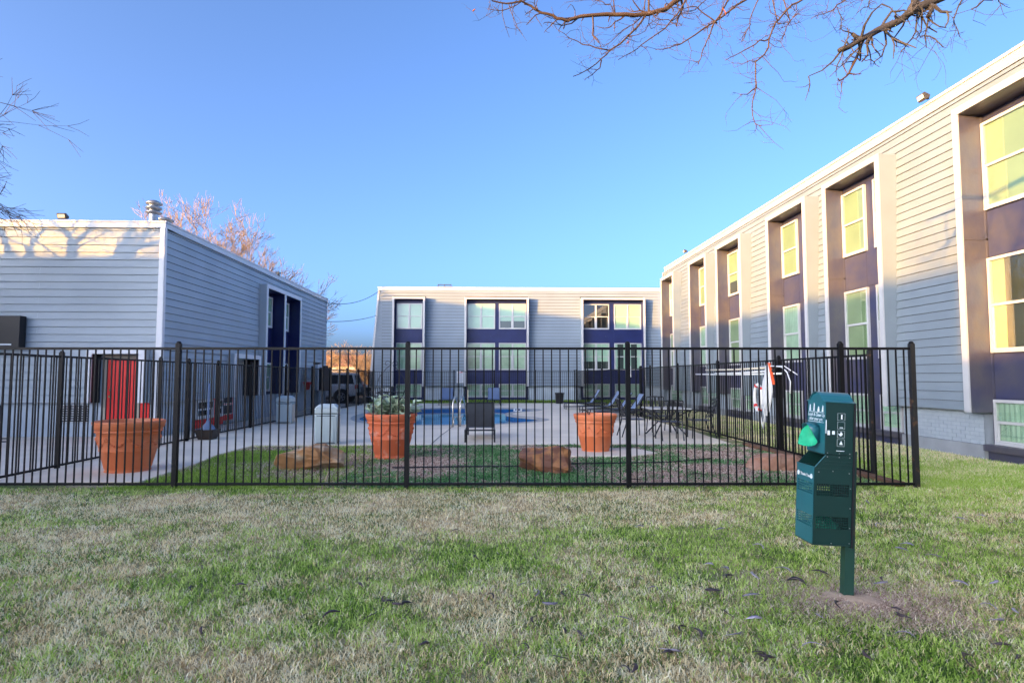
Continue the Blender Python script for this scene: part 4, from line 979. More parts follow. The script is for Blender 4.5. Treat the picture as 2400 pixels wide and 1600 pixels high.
BR = [
  ((0.02, 0.004), [(1.87, 5.6, 5.23), (1.7, 5.58, 5.09), (1.53, 5.56, 5.03), (1.38, 5.54, 5.0), (1.2, 5.52, 4.99), (1.01, 5.5, 4.97), (0.85, 5.48, 4.94), (0.71, 5.46, 4.88), (0.62, 5.44, 4.89), (0.53, 5.42, 4.92), (0.41, 5.4, 4.95), (0.32, 5.38, 4.99), (0.28, 5.36, 5.0), (0.14, 5.34, 4.96), (0.01, 5.32, 4.97), (-0.05, 5.3, 4.99)]),
  ((0.005, 0.002), [(0.29, 5.6, 5.15), (0.15, 5.58, 5.06), (0.06, 5.56, 5.03), (-0.04, 5.54, 5.03)]),
  ((0.009, 0.003), [(1.54, 5.6, 5.06), (1.46, 5.58, 4.96), (1.36, 5.56, 4.84), (1.24, 5.54, 4.71), (1.13, 5.52, 4.63), (1.05, 5.5, 4.54), (0.96, 5.48, 4.45), (0.86, 5.46, 4.38), (0.77, 5.44, 4.33)]),
  ((0.005, 0.002), [(1.15, 5.6, 4.68), (1.02, 5.58, 4.69), (0.88, 5.56, 4.71), (0.83, 5.54, 4.73), (0.74, 5.52, 4.75), (0.64, 5.5, 4.81)]),
  ((0.005, 0.002), [(1.07, 5.6, 4.58), (1.05, 5.58, 4.49), (0.97, 5.56, 4.41), (0.9, 5.54, 4.36)]),
  ((0.007, 0.003), [(2.17, 5.2, 4.96), (2.07, 5.18, 4.78), (2.0, 5.16, 4.68), (1.94, 5.14, 4.53), (1.89, 5.12, 4.43), (1.84, 5.1, 4.29)]),
  ((0.009, 0.003), [(2.39, 5.3, 5.03), (2.2, 5.28, 4.89), (2.06, 5.26, 4.78), (1.87, 5.24, 4.64), (1.73, 5.22, 4.54), (1.62, 5.2, 4.49), (1.48, 5.18, 4.46)]),
  ((0.007, 0.0025), [(1.85, 5.4, 5.09), (1.75, 5.38, 4.92), (1.63, 5.36, 4.77), (1.53, 5.34, 4.69), (1.39, 5.32, 4.58), (1.3, 5.3, 4.5), (1.16, 5.28, 4.41)]),
  ((0.007, 0.0025), [(2.71, 4.9, 4.78), (2.59, 4.88, 4.71), (2.5, 4.86, 4.61), (2.42, 4.84, 4.52), (2.35, 4.82, 4.36), (2.3, 4.8, 4.22), (2.21, 4.78, 4.14), (2.2, 4.76, 4.01), (2.19, 4.74, 3.9), (2.15, 4.72, 3.77), (2.14, 4.7, 3.64), (2.15, 4.68, 3.57), (2.19, 4.66, 3.54)]),
  ((0.005, 0.002), [(2.39, 4.9, 4.41), (2.3, 4.88, 4.39), (2.18, 4.86, 4.3), (2.05, 4.84, 4.22), (1.97, 4.82, 4.17)]),
  ((0.005, 0.002), [(2.27, 4.9, 3.98), (2.18, 4.88, 3.91), (2.1, 4.86, 3.9)]),
  ((0.005, 0.002), [(2.47, 4.9, 4.55), (2.57, 4.88, 4.56), (2.64, 4.86, 4.66)]),
  ((0.005, 0.002), [(2.58, 4.9, 4.57), (2.52, 4.88, 4.46), (2.47, 4.86, 4.36)]),
  ((0.005, 0.002), [(2.4, 5.1, 4.9), (2.33, 5.08, 4.75), (2.3, 5.06, 4.63), (2.24, 5.04, 4.53), (2.21, 5.02, 4.46)]),
  ((0.005, 0.002), [(2.9, 4.6, 4.59), (2.8, 4.58, 4.52), (2.75, 4.56, 4.46), (2.64, 4.54, 4.41), (2.55, 4.52, 4.36)]),
  ((0.005, 0.002), [(2.81, 4.6, 4.53), (2.84, 4.58, 4.41), (2.82, 4.56, 4.31)]),
  ((0.03, 0.013), [(3.45, 4.3, 4.41), (3.3, 4.28, 4.34), (3.15, 4.26, 4.25), (3.03, 4.24, 4.16), (2.88, 4.22, 4.09), (2.74, 4.2, 4.01), (2.64, 4.18, 3.94), (2.55, 4.16, 3.9)]),
  ((0.014, 0.011), [(2.81, 4.3, 4.07), (2.73, 4.28, 4.1)]),
  ((0.02, 0.018), [(3.26, 4.3, 4.4), (3.21, 4.28, 4.34), (3.16, 4.26, 4.26)]),
  ((0.009, 0.003), [(2.82, 4.3, 4.07), (2.75, 4.28, 3.9), (2.68, 4.26, 3.78), (2.61, 4.24, 3.72), (2.57, 4.22, 3.72)]),
  ((0.005, 0.002), [(2.71, 4.3, 3.8), (2.79, 4.28, 3.79)]),
  ((0.007, 0.003), [(3.26, 4.3, 4.32), (3.22, 4.28, 4.12), (3.13, 4.26, 4.01), (3.07, 4.24, 3.94)]),
  ((0.006, 0.003), [(2.99, 4.3, 4.16), (2.99, 4.28, 4.02), (2.94, 4.26, 3.92), (2.86, 4.24, 3.86)]),
  ((0.007, 0.003), [(3.43, 4.3, 4.4), (3.35, 4.28, 4.27), (3.3, 4.26, 4.16), (3.26, 4.24, 4.07), (3.32, 4.22, 4.04), (3.37, 4.2, 3.96)]),
  ((0.005, 0.002), [(3.31, 4.3, 4.1), (3.3, 4.28, 4.0)]),
  ((0.006, 0.0025), [(3.62, 4.3, 4.41), (3.54, 4.28, 4.27), (3.51, 4.26, 4.19), (3.53, 4.24, 4.07)]),
  ((0.008, 0.004), [(3.9, 4.3, 4.43), (3.77, 4.28, 4.39), (3.65, 4.26, 4.3)]),
  ((0.008, 0.003), [(2.96, 4.3, 4.15), (3.04, 4.28, 4.28), (3.12, 4.26, 4.28), (3.18, 4.24, 4.26)]),
  ((0.005, 0.002), [(1.21, 5.6, 5.05), (1.16, 5.58, 5.13), (1.07, 5.56, 5.15), (0.93, 5.54, 5.16)]),
  ((0.005, 0.002), [(1.49, 5.6, 5.05), (1.39, 5.58, 4.94), (1.27, 5.56, 4.86), (1.15, 5.54, 4.73), (1.08, 5.52, 4.67)]),
  ((0.005, 0.002), [(1.8, 5.4, 4.96), (1.7, 5.38, 4.85), (1.61, 5.36, 4.85), (1.52, 5.34, 4.86)]),
  ((0.005, 0.002), [(2.1, 5.3, 4.79), (1.98, 5.28, 4.86), (1.89, 5.26, 4.92), (1.75, 5.24, 4.88), (1.61, 5.22, 4.87)]),
  ((0.005, 0.002), [(2.09, 5.5, 5.16), (1.96, 5.48, 5.03), (1.77, 5.46, 4.95), (1.59, 5.44, 4.97)]),
  ((0.005, 0.002), [(3.09, 4.6, 4.59), (3.06, 4.58, 4.51), (2.95, 4.56, 4.44)]),
]

# ------------------------------------------------------------------ pet waste station
ps = thing('pet_waste_station', 'green metal pet waste station with bag dispenser and bin on a leaning post', 'waste station', (0, 0, 0))
part('post', MB().box(-.032, -.028, -.3, -.026, .028, 1.0).box(-.026, -.028, -.3, .028, -.022, 1.0).box(-.026, .022, -.3, .028, .028, 1.0).box(.028, -.028, -.3, .034, .028, 1.0), M['petpost'], ps)
part('back_plate', MB().box(-.046, -.128, .37, -.036, .128, 1.33), M['bin'], ps)
XF, XB, YW = -.305, -.048, .12
def perf(name, along, fixed, a0, a1, z0, z1, m, parent, bands):
    """a sheet with real punched holes; along = 'x' or 'y'"""
    nC = int((a1-a0-.03)/.0158); ea = [a0, a0+.015]
    for i in range(nC): ea += [a0+.015+i*.0158+.0045, a0+.015+(i+1)*.0158]
    ea += [a1]; ez = [z0]; hz = set()
    for (b0, rows) in bands:
        ez.append(b0)
        for r_ in range(rows): ez += [b0+r_*.0165+.0045, b0+(r_+1)*.0165]; hz.add(len(ez)-2)
    ez.append(z1); mb = MB()
    P = (lambda a, z: (a, fixed, z)) if along == 'x' else (lambda a, z: (fixed, a, z))
    for i in range(len(ea)-1):
        if ea[i+1]-ea[i] < 1e-6: continue
        hole_c = i >= 2 and i % 2 == 0 and i < len(ea)-2
        for j in range(len(ez)-1):
            if ez[j+1]-ez[j] < 1e-6 or (hole_c and j in hz): continue
            mb.quad(P(ea[i], ez[j]), P(ea[i+1], ez[j]), P(ea[i+1], ez[j+1]), P(ea[i], ez[j+1]))
    o = part(name, mb, m, parent, weld=True); sm = o.modifiers.new('t', 'SOLIDIFY'); sm.thickness = .003; return o
bands = [(.485, 5), (.70, 5)]
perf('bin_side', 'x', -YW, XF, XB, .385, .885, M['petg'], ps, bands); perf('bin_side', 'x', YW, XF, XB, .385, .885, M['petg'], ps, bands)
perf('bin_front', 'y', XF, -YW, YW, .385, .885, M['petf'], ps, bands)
for y in (-YW, YW):
    part('bin_shoulder', MB().prism([(XF, .8855), (XF+.075, .972), (XB, .972), (XB, .8855)], 'y', y-.0015, y+.0015), M['petg'], ps)
for k in range(3): part('rib', MB().box(XF+.085-k*.012, -YW-.0045, .955-k*.022, XB-.01, -YW-.0015, .959-k*.022), M['petg'], ps)
part('bin_floor', MB().box(XF, -YW, .378, XB, YW, .384), M['petg'], ps); part('bin_lip', MB().box(XF-.004, -YW, .885, XF+.004, YW, .893).tube([(XF, -YW, .888), (XF+.075, -YW, .975)], .003, 5), M['petf'], ps)
part('bin_top', MB().box(XF+.075, -YW, .973, XB, YW, .980), M['petg'], ps)
# dispenser
DX = -.236
part('dispenser_side', MB().box(DX, -.118, .983, XB, -.114, 1.335), M['petg'], ps); part('dispenser_side', MB().box(DX, .114, .983, XB, .118, 1.335), M['petg'], ps)
fp = [(-.118, .983), (.118, .983), (.118, 1.335), (.085, 1.337), (.06, 1.37), (0, 1.392), (-.06, 1.37), (-.085, 1.337), (-.118, 1.335)]
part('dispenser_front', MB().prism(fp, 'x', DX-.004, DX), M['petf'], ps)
roof = MB(); arc = [(-.128, 1.333), (-.09, 1.341), (-.06, 1.376), (-.03, 1.392), (0, 1.398), (.03, 1.392), (.06, 1.376), (.09, 1.341), (.128, 1.333)]
for (a, b_) in zip(arc, arc[1:]): roof.quad((DX-.012, *a), (XB+.012, *a), (XB+.012, *b_), (DX-.012, *b_))
o = part('roof_cover', roof, M['petf'], ps, weld=True); sm = o.modifiers.new('t', 'SOLIDIFY'); sm.thickness = .004
hood = MB(); ha = [(-.06, 1.05), (-.06, 1.14), (-.045, 1.165), (0, 1.178), (.045, 1.165), (.06, 1.14), (.06, 1.05)]
for (a, b_) in zip(ha, ha[1:]):
    k = lambda p: (DX-.005-.075*min(1, max(0, (p[1]-1.03)/.13)), p[0], p[1]-.0)
    hood.quad((DX-.004, *a), k(a), k(b_), (DX-.004, *b_))
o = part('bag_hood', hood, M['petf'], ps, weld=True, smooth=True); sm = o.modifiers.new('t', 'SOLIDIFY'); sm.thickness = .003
rv = MB()
for x, z in ((-.22, .99), (-.14, .99), (-.07, .99), (-.22, .965), (-.14, .965), (-.07, .965), (-.275, .86), (-.18, .87), (-.07, .86), (-.06, .76), (-.06, .63), (-.06, .50), (-.06, .40), (-.18, .395)): rv.box(x-.003, -YW-.005, z-.003, x+.003, -YW-.001, z+.003)
part('rivets', rv, M['steel'], ps)['kind'] = 'stuff'
part('sticker', MB().box(-.222, -.1195, 1.11, -.205, -.1185, 1.14), M['white'], ps); part('sticker', MB().box(-.19, -.1195, 1.115, -.172, -.1185, 1.138), M['white'], ps)
part('sticker', MB().box(-.2345, -.1195, 1.12, -.229, -.1185, 1.21), M['white'], ps)
for k in range(4):
    z = 1.235-k*.058; x0, x1 = -.155, -.105; fr = MB()
    for b_ in ((x0, z-.024, x1, z-.0225), (x0, z+.0225, x1, z+.024), (x0, z-.024, x0+.0015, z+.024), (x1-.0015, z-.024, x1, z+.024)): fr.box(b_[0], -.1192, b_[1], b_[2], -.1183, b_[3])
    part('icon_frame', fr, M['trash'], ps)
    gl = [[(-.133, -.014), (-.122, -.014), (-.124, 0), (-.122, .014), (-.133, .014), (-.131, 0)], [(-.14, -.016), (-.118, -.016), (-.118, -.012), (-.14, -.012)],
          [(-.15, .006), (-.138, .0), (-.13, .018), (-.118, .0), (-.13, -.014), (-.142, -.008)], [(-.14, -.012), (-.118, -.012), (-.123, .004), (-.128, .014), (-.133, .004)]][k]
    part('icon', MB().prism([(a, z+q) for a, q in gl], 'y', -.1193, -.1183), M['white'], ps)
part('print_line', MB().box(-.158, -.1192, 1.005, -.105, -.1185, 1.009), M['white'], ps)
RF = (R(90), 0, R(-90))
text('lettering', 'Leash & Clean Up', .031, M['white'], ps, (DX-.005, 0, 1.228), RF, .15, 'CENTER', .0004)
text('lettering', 'after your pet.', .031, M['white'], ps, (DX-.005, 0, 1.200), RF, .15, 'CENTER', .0004)
for z in (1.255, 1.188): part('print_line', MB().box(DX-.0055, -.105, z, DX-.0045, .105, z+.003), M['white'], ps)
for y, wd, hh in ((.085, .012, .045), (.03, .008, .055), (-.03, .014, .035), (-.085, .011, .045)):
    part('figure_print', MB().prism([(y-wd, 1.262), (y+wd, 1.262), (y+wd*.5, 1.262+hh*.6), (y+wd*.3, 1.262+hh), (y-wd*.6, 1.262+hh*.9)], 'x', DX-.0055, DX-.0045), M['white'], ps)
text('lettering', 'Thank You', .030, M['white'], ps, (XF-.003, -.005, .815), RF, 0, 'CENTER', .0004)
for y in (.09, -.09): part('emblem', MB().lathe([(0, 0), (.017, 0), (.017, .001), (0, .001)], (0, 0, 0), 16), M['white'], None); e_ = bpy.context.scene.objects[-1]
for o in [x for x in bpy.data.objects if x.name.startswith('emblem')]:
    o.parent = ps; o.rotation_euler = (0, R(-90), 0); o.location = (XF-.0025, .09 if o.name == 'emblem' else -.09, .825)
rs = random.Random(9)
def crumple(c, sx, sy, sz, seed, n=3):
    b = bmesh.new(); bmesh.ops.create_icosphere(b, subdivisions=n, radius=1)
    for v in b.verts:
        k = 1+.35*mnoise.noise(v.co*2.3+Vector((seed, 0, 0)))+.18*mnoise.noise(v.co*6+Vector((0, seed, 0)))
        v.co = Vector((v.co.x*sx*k+c[0], v.co.y*sy*k+c[1], v.co.z*sz*k+c[2]))
    m_ = MB(); m_.v = [tuple(v.co) for v in b.verts]; m_.f = [tuple(v.index for v in f.verts) for f in b.faces]; b.free(); return m_
part('used_bags', crumple((-.17, 0, .46), .10, .095, .09, 3), M['bagd'], ps)
place(ps, (2.43, 4.09, 0), R(-2)); ps.rotation_euler = (0, R(3.3), R(-2))
gbg = thing('green_bag', 'light green plastic bag hanging out of the dispenser hood', 'bag', (0, 0, 0))
bmh = MB().poly([(0, .02, .05), (-.05, .03, .02), (-.085, .01, -.07), (-.03, -.01, -.05)]).poly([(0, .02, .05), (-.03, -.01, -.05), (-.02, -.04, -.085), (.02, -.03, 0)]).poly([(-.03, -.01, -.05), (-.085, .01, -.07), (-.06, -.02, -.085), (-.02, -.04, -.085)]).poly([(.02, -.03, 0), (-.02, -.04, -.085), (.03, -.045, -.07)]).poly([(0, .02, .05), (-.085, .01, -.07), (-.05, .04, -.06), (0, .045, .03)])
o = part('film', bmh, M['bag'], gbg, fix=False, weld=True); sm = o.modifiers.new('s', 'SUBSURF'); sm.levels = 1; sm.render_levels = 1
o.modifiers.new('t', 'SOLIDIFY').thickness = .002
place(gbg, (2.43-.29+1.1*.057, 4.075, 1.115+.012), R(8)); gbg.scale = (1.05, 1.05, 1.05)

# ------------------------------------------------------------------ rocks, sticks
def rock(label, c, size, m, seed, npts=26, flat=.0, rz=0):
    rr_ = random.Random(seed); b = bmesh.new()
    for i in range(npts):
        v = Vector((rr_.gauss(0, 1), rr_.gauss(0, 1), rr_.gauss(0, .8))).normalized()
        v = Vector((max(-.8, min(.8, v.x)), max(-.75, min(.75, v.y)), max(-.62, min(.62, v.z))))
        b.verts.new((v.x*size[0]/1.5, v.y*size[1]/1.5, v.z*size[2]/1.1))
    r_ = bmesh.ops.convex_hull(b, input=b.verts[:]); bmesh.ops.delete(b, geom=[x for x in b.verts if not x.link_faces], context='VERTS')
    bmesh.ops.triangulate(b, faces=b.faces); bmesh.ops.subdivide_edges(b, edges=b.edges, cuts=5, use_grid_fill=True)
    for v in b.verts:
        q = v.co*3.2+Vector((seed, 0, 0)); v.co += v.co.normalized()*(.10*mnoise.noise(q)+.05*mnoise.noise(q*3)+.02*mnoise.noise(q*8))*max(size)*.9
    m_ = MB(); m_.v = [tuple(v.co) for v in b.verts]; m_.f = [tuple(v.index for v in f.verts) for f in b.faces]; b.free()
    o = part('boulder', m_, m, None); o.location = c; o.rotation_euler = (0, 0, rz); return tag(o, label, 'boulder', 'boulders in the planting bed')
rock('wide tan sandstone boulder in the bed left of the planted pot', (-2.95, 10.05, .16), (1.0, .55, .36), M['rock1'], 5, rz=.05)
rock('blocky dark red boulder in the bed left of the empty pot on the slab', (.86, 9.65, .17), (.78, .62, .42), M['rock2'], 8, 18, rz=-.35)
rock('flat pinkish boulder beside the right fence behind the pet waste station', (4.62, 9.75, .10), (.85, .55, .27), M['rock3'], 3, rz=.1)
rs = random.Random(21)
for (x, y, hgt, lean, lb_) in ((-2.45, 8.75, .13, .03, 'short cut stalk, left one of the close pair behind the front fence'), (-2.37, 8.75, .16, .06, 'leaning cut stalk, right one of the close pair behind the front fence'), (-1.58, 8.8, .24, .0, 'tallest upright cut stalk behind the front fence near the planted pot'), (-1.36, 8.78, .18, .03, 'cut stalk between the tallest stalk and the fence post')):
    o = part('dry_stalk', MB().tube([(0, 0, -.03), (lean*.4, 0, hgt*.5), (lean, 0, hgt)], [.013, .011, .009], 5), M['stick'], None); o.location = (x, y, 0)
    tag(o, lb_, 'stalk', 'cut dry stalks behind the front fence')
for (x, y, L, a, c_, lb_) in ((-1.9, 9.0, .45, .1, 1, 'longest pale stick lying beside the tallest cut stalk'), (-1.45, 9.3, .35, .9, 1, 'pale stick slanting away behind the tallest cut stalk'), (-2.0, 9.4, .2, 1.3, 1, 'shortest pale stick lying behind the cut stalks'), (1.9, 8.6, .3, .2, 0, 'short dark stick just left of the third fence post'), (4.2, 10.1, .7, .3, 0, 'long dark stick lying left of the pinkish boulder'), (3.0, 9.1, .3, -.1, 0, 'short dark stick in the middle of the right fence bay')):
    o = part('fallen_stick', MB().tube([(0, 0, .02), (L*.5, .03, .045), (L, 0, .03)], [.011, .009, .005], 5), M['stick' if c_ else 'bark'], None); o.location = (x, y, 0); o.rotation_euler = (0, 0, a)
    tag(o, lb_, 'stick', 'sticks lying in the planting bed')

# ------------------------------------------------------------------ cars
def car(name, label, x, y, rz, L, W, prof_low, prof_top, wheels, glassb, taillight=True):
    t = thing(name, label, 'car', (0, 0, 0))
    part('body', MB().prism(prof_low, 'y', -W/2, W/2), M['silver'], t, bevel=.05)
    # greenhouse tapers inwards
    mb = MB(); nP = len(prof_top); zlo = min(z for _, z in prof_top); zhi = max(z for _, z in prof_top)
    ring = []
    for s_ in (-1, 1):
        for (a, z) in prof_top: mb.v.append((a, s_*(W/2-.04-.16*(z-zlo)/(zhi-zlo)), z))
    mb.f.append(tuple(range(nP))[::-1]); mb.f.append(tuple(range(nP, 2*nP)))
    for k in range(nP): mb.f.append((k, (k+1) % nP, nP+(k+1) % nP, nP+k))
    part('cabin', mb, M['silver'], t, bevel=.04)
    for (a0, a1, b0, b1, z0, z1) in glassb:     # side windows: bottom x range, top x range
        for s_ in (-1, 1):
            f = lambda z: s_*(W/2-.04-.16*(z-zlo)/(zhi-zlo)+.004)
            part('side_window', MB().quad((a0, f(z0), z0), (a1, f(z0), z0), (b1, f(z1), z1), (b0, f(z1), z1)), M['carglass'], t)
    # front and rear glass
    for k in range(nP):
        (a, z), (b_, zz) = prof_top[k], prof_top[(k+1) % nP]
        if abs(zz-z) > .3:
            za, zb_ = z+(zz-z)*.12, z+(zz-z)*.86; xa, xb = a+(b_-a)*.12, a+(b_-a)*.86; sg2 = 1 if a > 0 else -1
            part('windscreen', MB().quad((xa+.012*sg2, -W/2+.16, za), (xa+.012*sg2, W/2-.16, za), (xb+.012*sg2, W/2-.22, zb_), (xb+.012*sg2, -W/2+.22, zb_)), M['carglass'], t)
    for wx in wheels:
        for s_ in (-1, 1):
            r_ = .36; o = part('wheel', MB().lathe([(0, .0), (.2, .0), (.30, .01), (r_-.01, .03), (r_, .06), (r_, .19), (r_-.01, .22), (.2, .24), (0, .24)], (0, 0, 0), 24), M['tyre'], None, smooth=False)
            o.parent = t; o.location = (wx, s_*(W/2+.015), r_); o.rotation_euler = (R(90)*s_, 0, 0)
            rm = MB().lathe([(0, -.008), (.05, -.012), (.06, -.005)], (0, 0, 0), 12)
            for k in range(6):
                a = k*math.pi/3; ca, sa = math.cos(a), math.sin(a)
                rm.hexa([tuple((r*ca-w*sa, r*sa+w*ca, zz)) for zz in (-.004, .01) for r, w in ((.04, -.025), (.21, -.035), (.21, .035), (.04, .025))])
            rm.lathe([(.20, .002), (.205, -.012), (.235, -.012), (.24, .002)], (0, 0, 0), 24)
            q = part('rim', rm, M['rim'], None); q.parent = o
            ar = MB(); 
            pts = [(wx+(.43)*math.cos(an), s_*(W/2+.004), .36+.43*math.sin(an)) for an in np.linspace(-.1, math.pi+.1, 13)]
            part('wheel_arch', ar.tube(pts, .035, 5), M['bin'], t)
            part('wheel_well', MB().lathe([(0, 0), (.41, 0), (.41, .02), (0, .02)], (0, 0, 0), 20), M['bin'], None)
            w_ = [x_ for x_ in bpy.data.objects if x_.name.startswith('wheel_well') and x_.parent is None][0]; w_.parent = t; w_.location = (wx, s_*(W/2+.006), .37); w_.rotation_euler = (R(90)*s_, 0, 0)
    xr = min(p[0] for p in prof_low)
    for s_ in (-1, 1): part('tail_light', MB().box(xr-.012, s_*(W/2-.17)-.09, .82, xr+.14, s_*(W/2-.17)+.182*1, 1.05) if s_ > 0 else MB().box(xr-.012, -W/2-.012, .82, xr+.14, -W/2+.18, 1.05), M['tail'], t)
    part('bumper', MB().box(xr-.06, -W/2+.02, .42, xr+.1, W/2-.02, .62), M['bin'], t, bevel=.03)
    place(t, (x, y, .01), rz); return t
car('parked_car', 'silver suv parked beyond the pool fence with its tail towards the back building', -9.95, 35.6, R(180), 4.6, 1.82,
    [(-2.3, .45), (-2.3, .95), (-2.22, 1.08), (1.0, 1.08), (2.15, .98), (2.3, .75), (2.3, .40), (-2.0, .38)],
    [(-2.24, 1.06), (-2.05, 1.68), (-1.9, 1.73), (.25, 1.73), (.95, 1.07)], (-1.4, 1.4), [(-2.1, -1.25, -1.95, -1.25, 1.10, 1.62), (-1.17, -.2, -1.17, -.2, 1.10, 1.62), (-.12, .75, -.12, .25, 1.10, 1.62)])
car('parked_car', 'silver car with sloping bonnet parked farther back behind the suv', -9.6, 41.5, R(2), 4.4, 1.76,
    [(-2.2, .42), (-2.2, .90), (-1.6, .98), (.8, .95), (1.9, .80), (2.2, .62), (2.2, .34), (-2.0, .34)],
    [(-1.9, .94), (-1.2, 1.40), (-.9, 1.45), (.1, 1.44), (1.0, .93)], (-1.35, 1.35), [(-1.5, -.5, -1.05, -.5, .98, 1.38), (-.42, .7, -.42, .12, .98, 1.38)])
for lb_, x, y, w_, d_, hh in (('small tan house with a red brown roof far beyond the parking lot', -28, 95, 14, 8, 3.2), ('low pale house with a pale roof far beyond the parking lot', -12, 105, 12, 8, 3.0)):
    t = thing('house', lb_, 'house', (x, y, 0)); part('wall', MB().box(x-w_/2, y, 0, x+w_/2, y+d_, hh), M['housewall'], t)
    part('roof', MB().prism([(y-.5, hh), (y+d_+.5, hh), (y+d_/2, hh+1.9)], 'x', x-w_/2-.4, x+w_/2+.4), M['houseroof'] if x < -20 else M['fascia'], t)
    for k in range(3): part('window', MB().box(x-w_/2+1.5+k*4, y-.04, 1, x-w_/2+2.8+k*4, y-.001, 2.2), M['dark'], t)

# ------------------------------------------------------------------ bare trees
def grow_tree(label, x, y, hgt, trunk_r, seed, spread=1.0, depth=6, droop=.0, m='twig', mt='bark', fork=.22, nlimb=6, sides=3, up=.15, tight=.55, l0=None, name='bare_tree', rmin=.004):
    rr_ = random.Random(seed); t = thing(name, label, 'tree', (x, y, 0)); trunk = MB(); limbs = MB(); tw = MB()
    zf = hgt*fork; L0 = l0 or hgt*.33
    tp = [(x, y, -.1), (x+.05, y, zf*.5), (x+rr_.uniform(-.1, .1), y, zf)]
    trunk.tube(tp, [trunk_r*1.25, trunk_r, trunk_r*.9], 10)
    def branch(p, d, L, r_, lev):
        n_ = 3 if lev < 3 else 2; pts = [p]; rs_ = [r_]
        for i in range(n_):
            d = (d+Vector((rr_.gauss(0, .16), rr_.gauss(0, .16), rr_.gauss(0, .12)+(up-droop*(lev/depth)) * .5))).normalized()
            p = p+d*(L/n_); pts.append(p); rs_.append(r_*(1-.45*(i+1)/n_))
        (limbs if lev < 2 else tw).tube(pts, rs_, 6 if lev < 2 else sides, cap=False)
        if lev >= depth: return
        k = rr_.choice((2, 3, 3)) if lev < depth-1 else rr_.choice((2, 3, 4))
        for j in range(k):
            q = pts[-1] if j == 0 else pts[rr_.randint(1, len(pts)-1)]
            ax = Vector((rr_.gauss(0, 1), rr_.gauss(0, 1), rr_.gauss(0, 1))).normalized()
            nd = (d+ax.cross(d).normalized()*rr_.uniform(.35, .95)*tight*1.5); nd.z *= .85; nd.normalize()
            branch(q, nd, L*rr_.uniform(.62, .86), max(rmin, rs_[-1]*rr_.uniform(.62, .9)), lev+1)
    for i in range(nlimb):
        a = 2*math.pi*i/nlimb+rr_.uniform(-.3, .3); e = rr_.uniform(.5, 1.15)
        branch(Vector(tp[-1])-Vector((0, 0, rr_.uniform(0, zf*.25))), Vector((math.cos(a)*spread, math.sin(a)*spread, e)).normalized(), L0, trunk_r*.6, 0)
    part('trunk', trunk, M[mt], t, smooth=True, fix=False); part('limbs', limbs, M[mt], t, smooth=True, fix=False)
    c = part('crown', tw, M[m], t, fix=False); c['kind'] = 'stuff'; return t
grow_tree('bare tree just outside the left edge whose dark twigs reach into the sky', -15.05, 12.3, 8.5, .26, 12, 1.35, 6, .25, 'twig', 'bark', .48, 8, 3, .10, .6, l0=1.85, rmin=.006)
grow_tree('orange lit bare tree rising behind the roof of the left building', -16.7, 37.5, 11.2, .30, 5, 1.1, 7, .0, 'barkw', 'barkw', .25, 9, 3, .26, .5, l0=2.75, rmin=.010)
for i, (x, y, hh, sd_) in enumerate([(-17.5, 62, 6.5, 1), (-13.4, 66, 7.2, 2), (-21.5, 70, 7.0, 3), (-16, 78, 6.0, 4), (-11.5, 58, 5.2, 6)]):
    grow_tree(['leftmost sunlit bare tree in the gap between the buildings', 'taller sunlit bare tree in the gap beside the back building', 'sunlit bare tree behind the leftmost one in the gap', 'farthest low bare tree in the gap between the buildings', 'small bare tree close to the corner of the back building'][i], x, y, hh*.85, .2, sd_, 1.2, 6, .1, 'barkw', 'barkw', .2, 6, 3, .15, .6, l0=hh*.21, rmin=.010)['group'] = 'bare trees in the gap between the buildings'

# overhanging locust branches above the lawn, trunk out of view to the right
ot = thing('locust_tree', 'bare honey locust whose thorny branches hang into the top of the view', 'tree', (6.3, -.6, 0))
part('trunk', MB().tube([(6.3, -.6, -.1), (6.25, -.55, 1.2), (6.1, -.3, 2.6), (5.8, .1, 3.9)], [.27, .22, .20, .17], 12), M['bark'], ot, smooth=True)
lm_ = MB(); lm_.tube([(5.8, .1, 3.8), (5.0, 1.8, 4.7), (3.9, 3.7, 5.45), (2.9, 4.9, 5.65), (2.0, 5.5, 5.6), (1.2, 5.9, 5.65)], [.15, .11, .08, .055, .04, .02], 8)
lm_.tube([(5.8, .1, 3.9), (5.3, 2.0, 4.7), (4.5, 3.6, 4.95), (3.75, 4.3, 4.85)], [.12, .08, .05, .034], 8)
part('limb', lm_, M['bark'], ot, smooth=True)
LIMB = [Vector(p) for p in ((1.2, 5.9, 5.65), (2.0, 5.5, 5.6), (2.9, 4.9, 5.65), (3.9, 3.7, 5.45), (3.4, 4.3, 5.5), (4.5, 3.6, 4.95), (3.75, 4.3, 4.85), (2.45, 5.2, 5.62), (1.6, 5.7, 5.62))]
rr = random.Random(77); tw = MB(); main = MB(); mainL = main; twL = tw; mainD = MB(); twD = MB()
def jit(pts, r0, r1, amp):
    out = []; rs_ = []
    P_ = [Vector(p) for p in pts]
    for i in range(len(P_)-1):
        for k in range(2):
            f = k/2; p = P_[i].lerp(P_[i+1], f)
            if k: p = p+Vector((rr.gauss(0, amp), rr.gauss(0, amp), rr.gauss(0, amp)))
            out.append(p)
    out.append(P_[-1]); n_ = len(out)
    return out, [r0+(r1-r0)*i/(n_-1) for i in range(n_)]
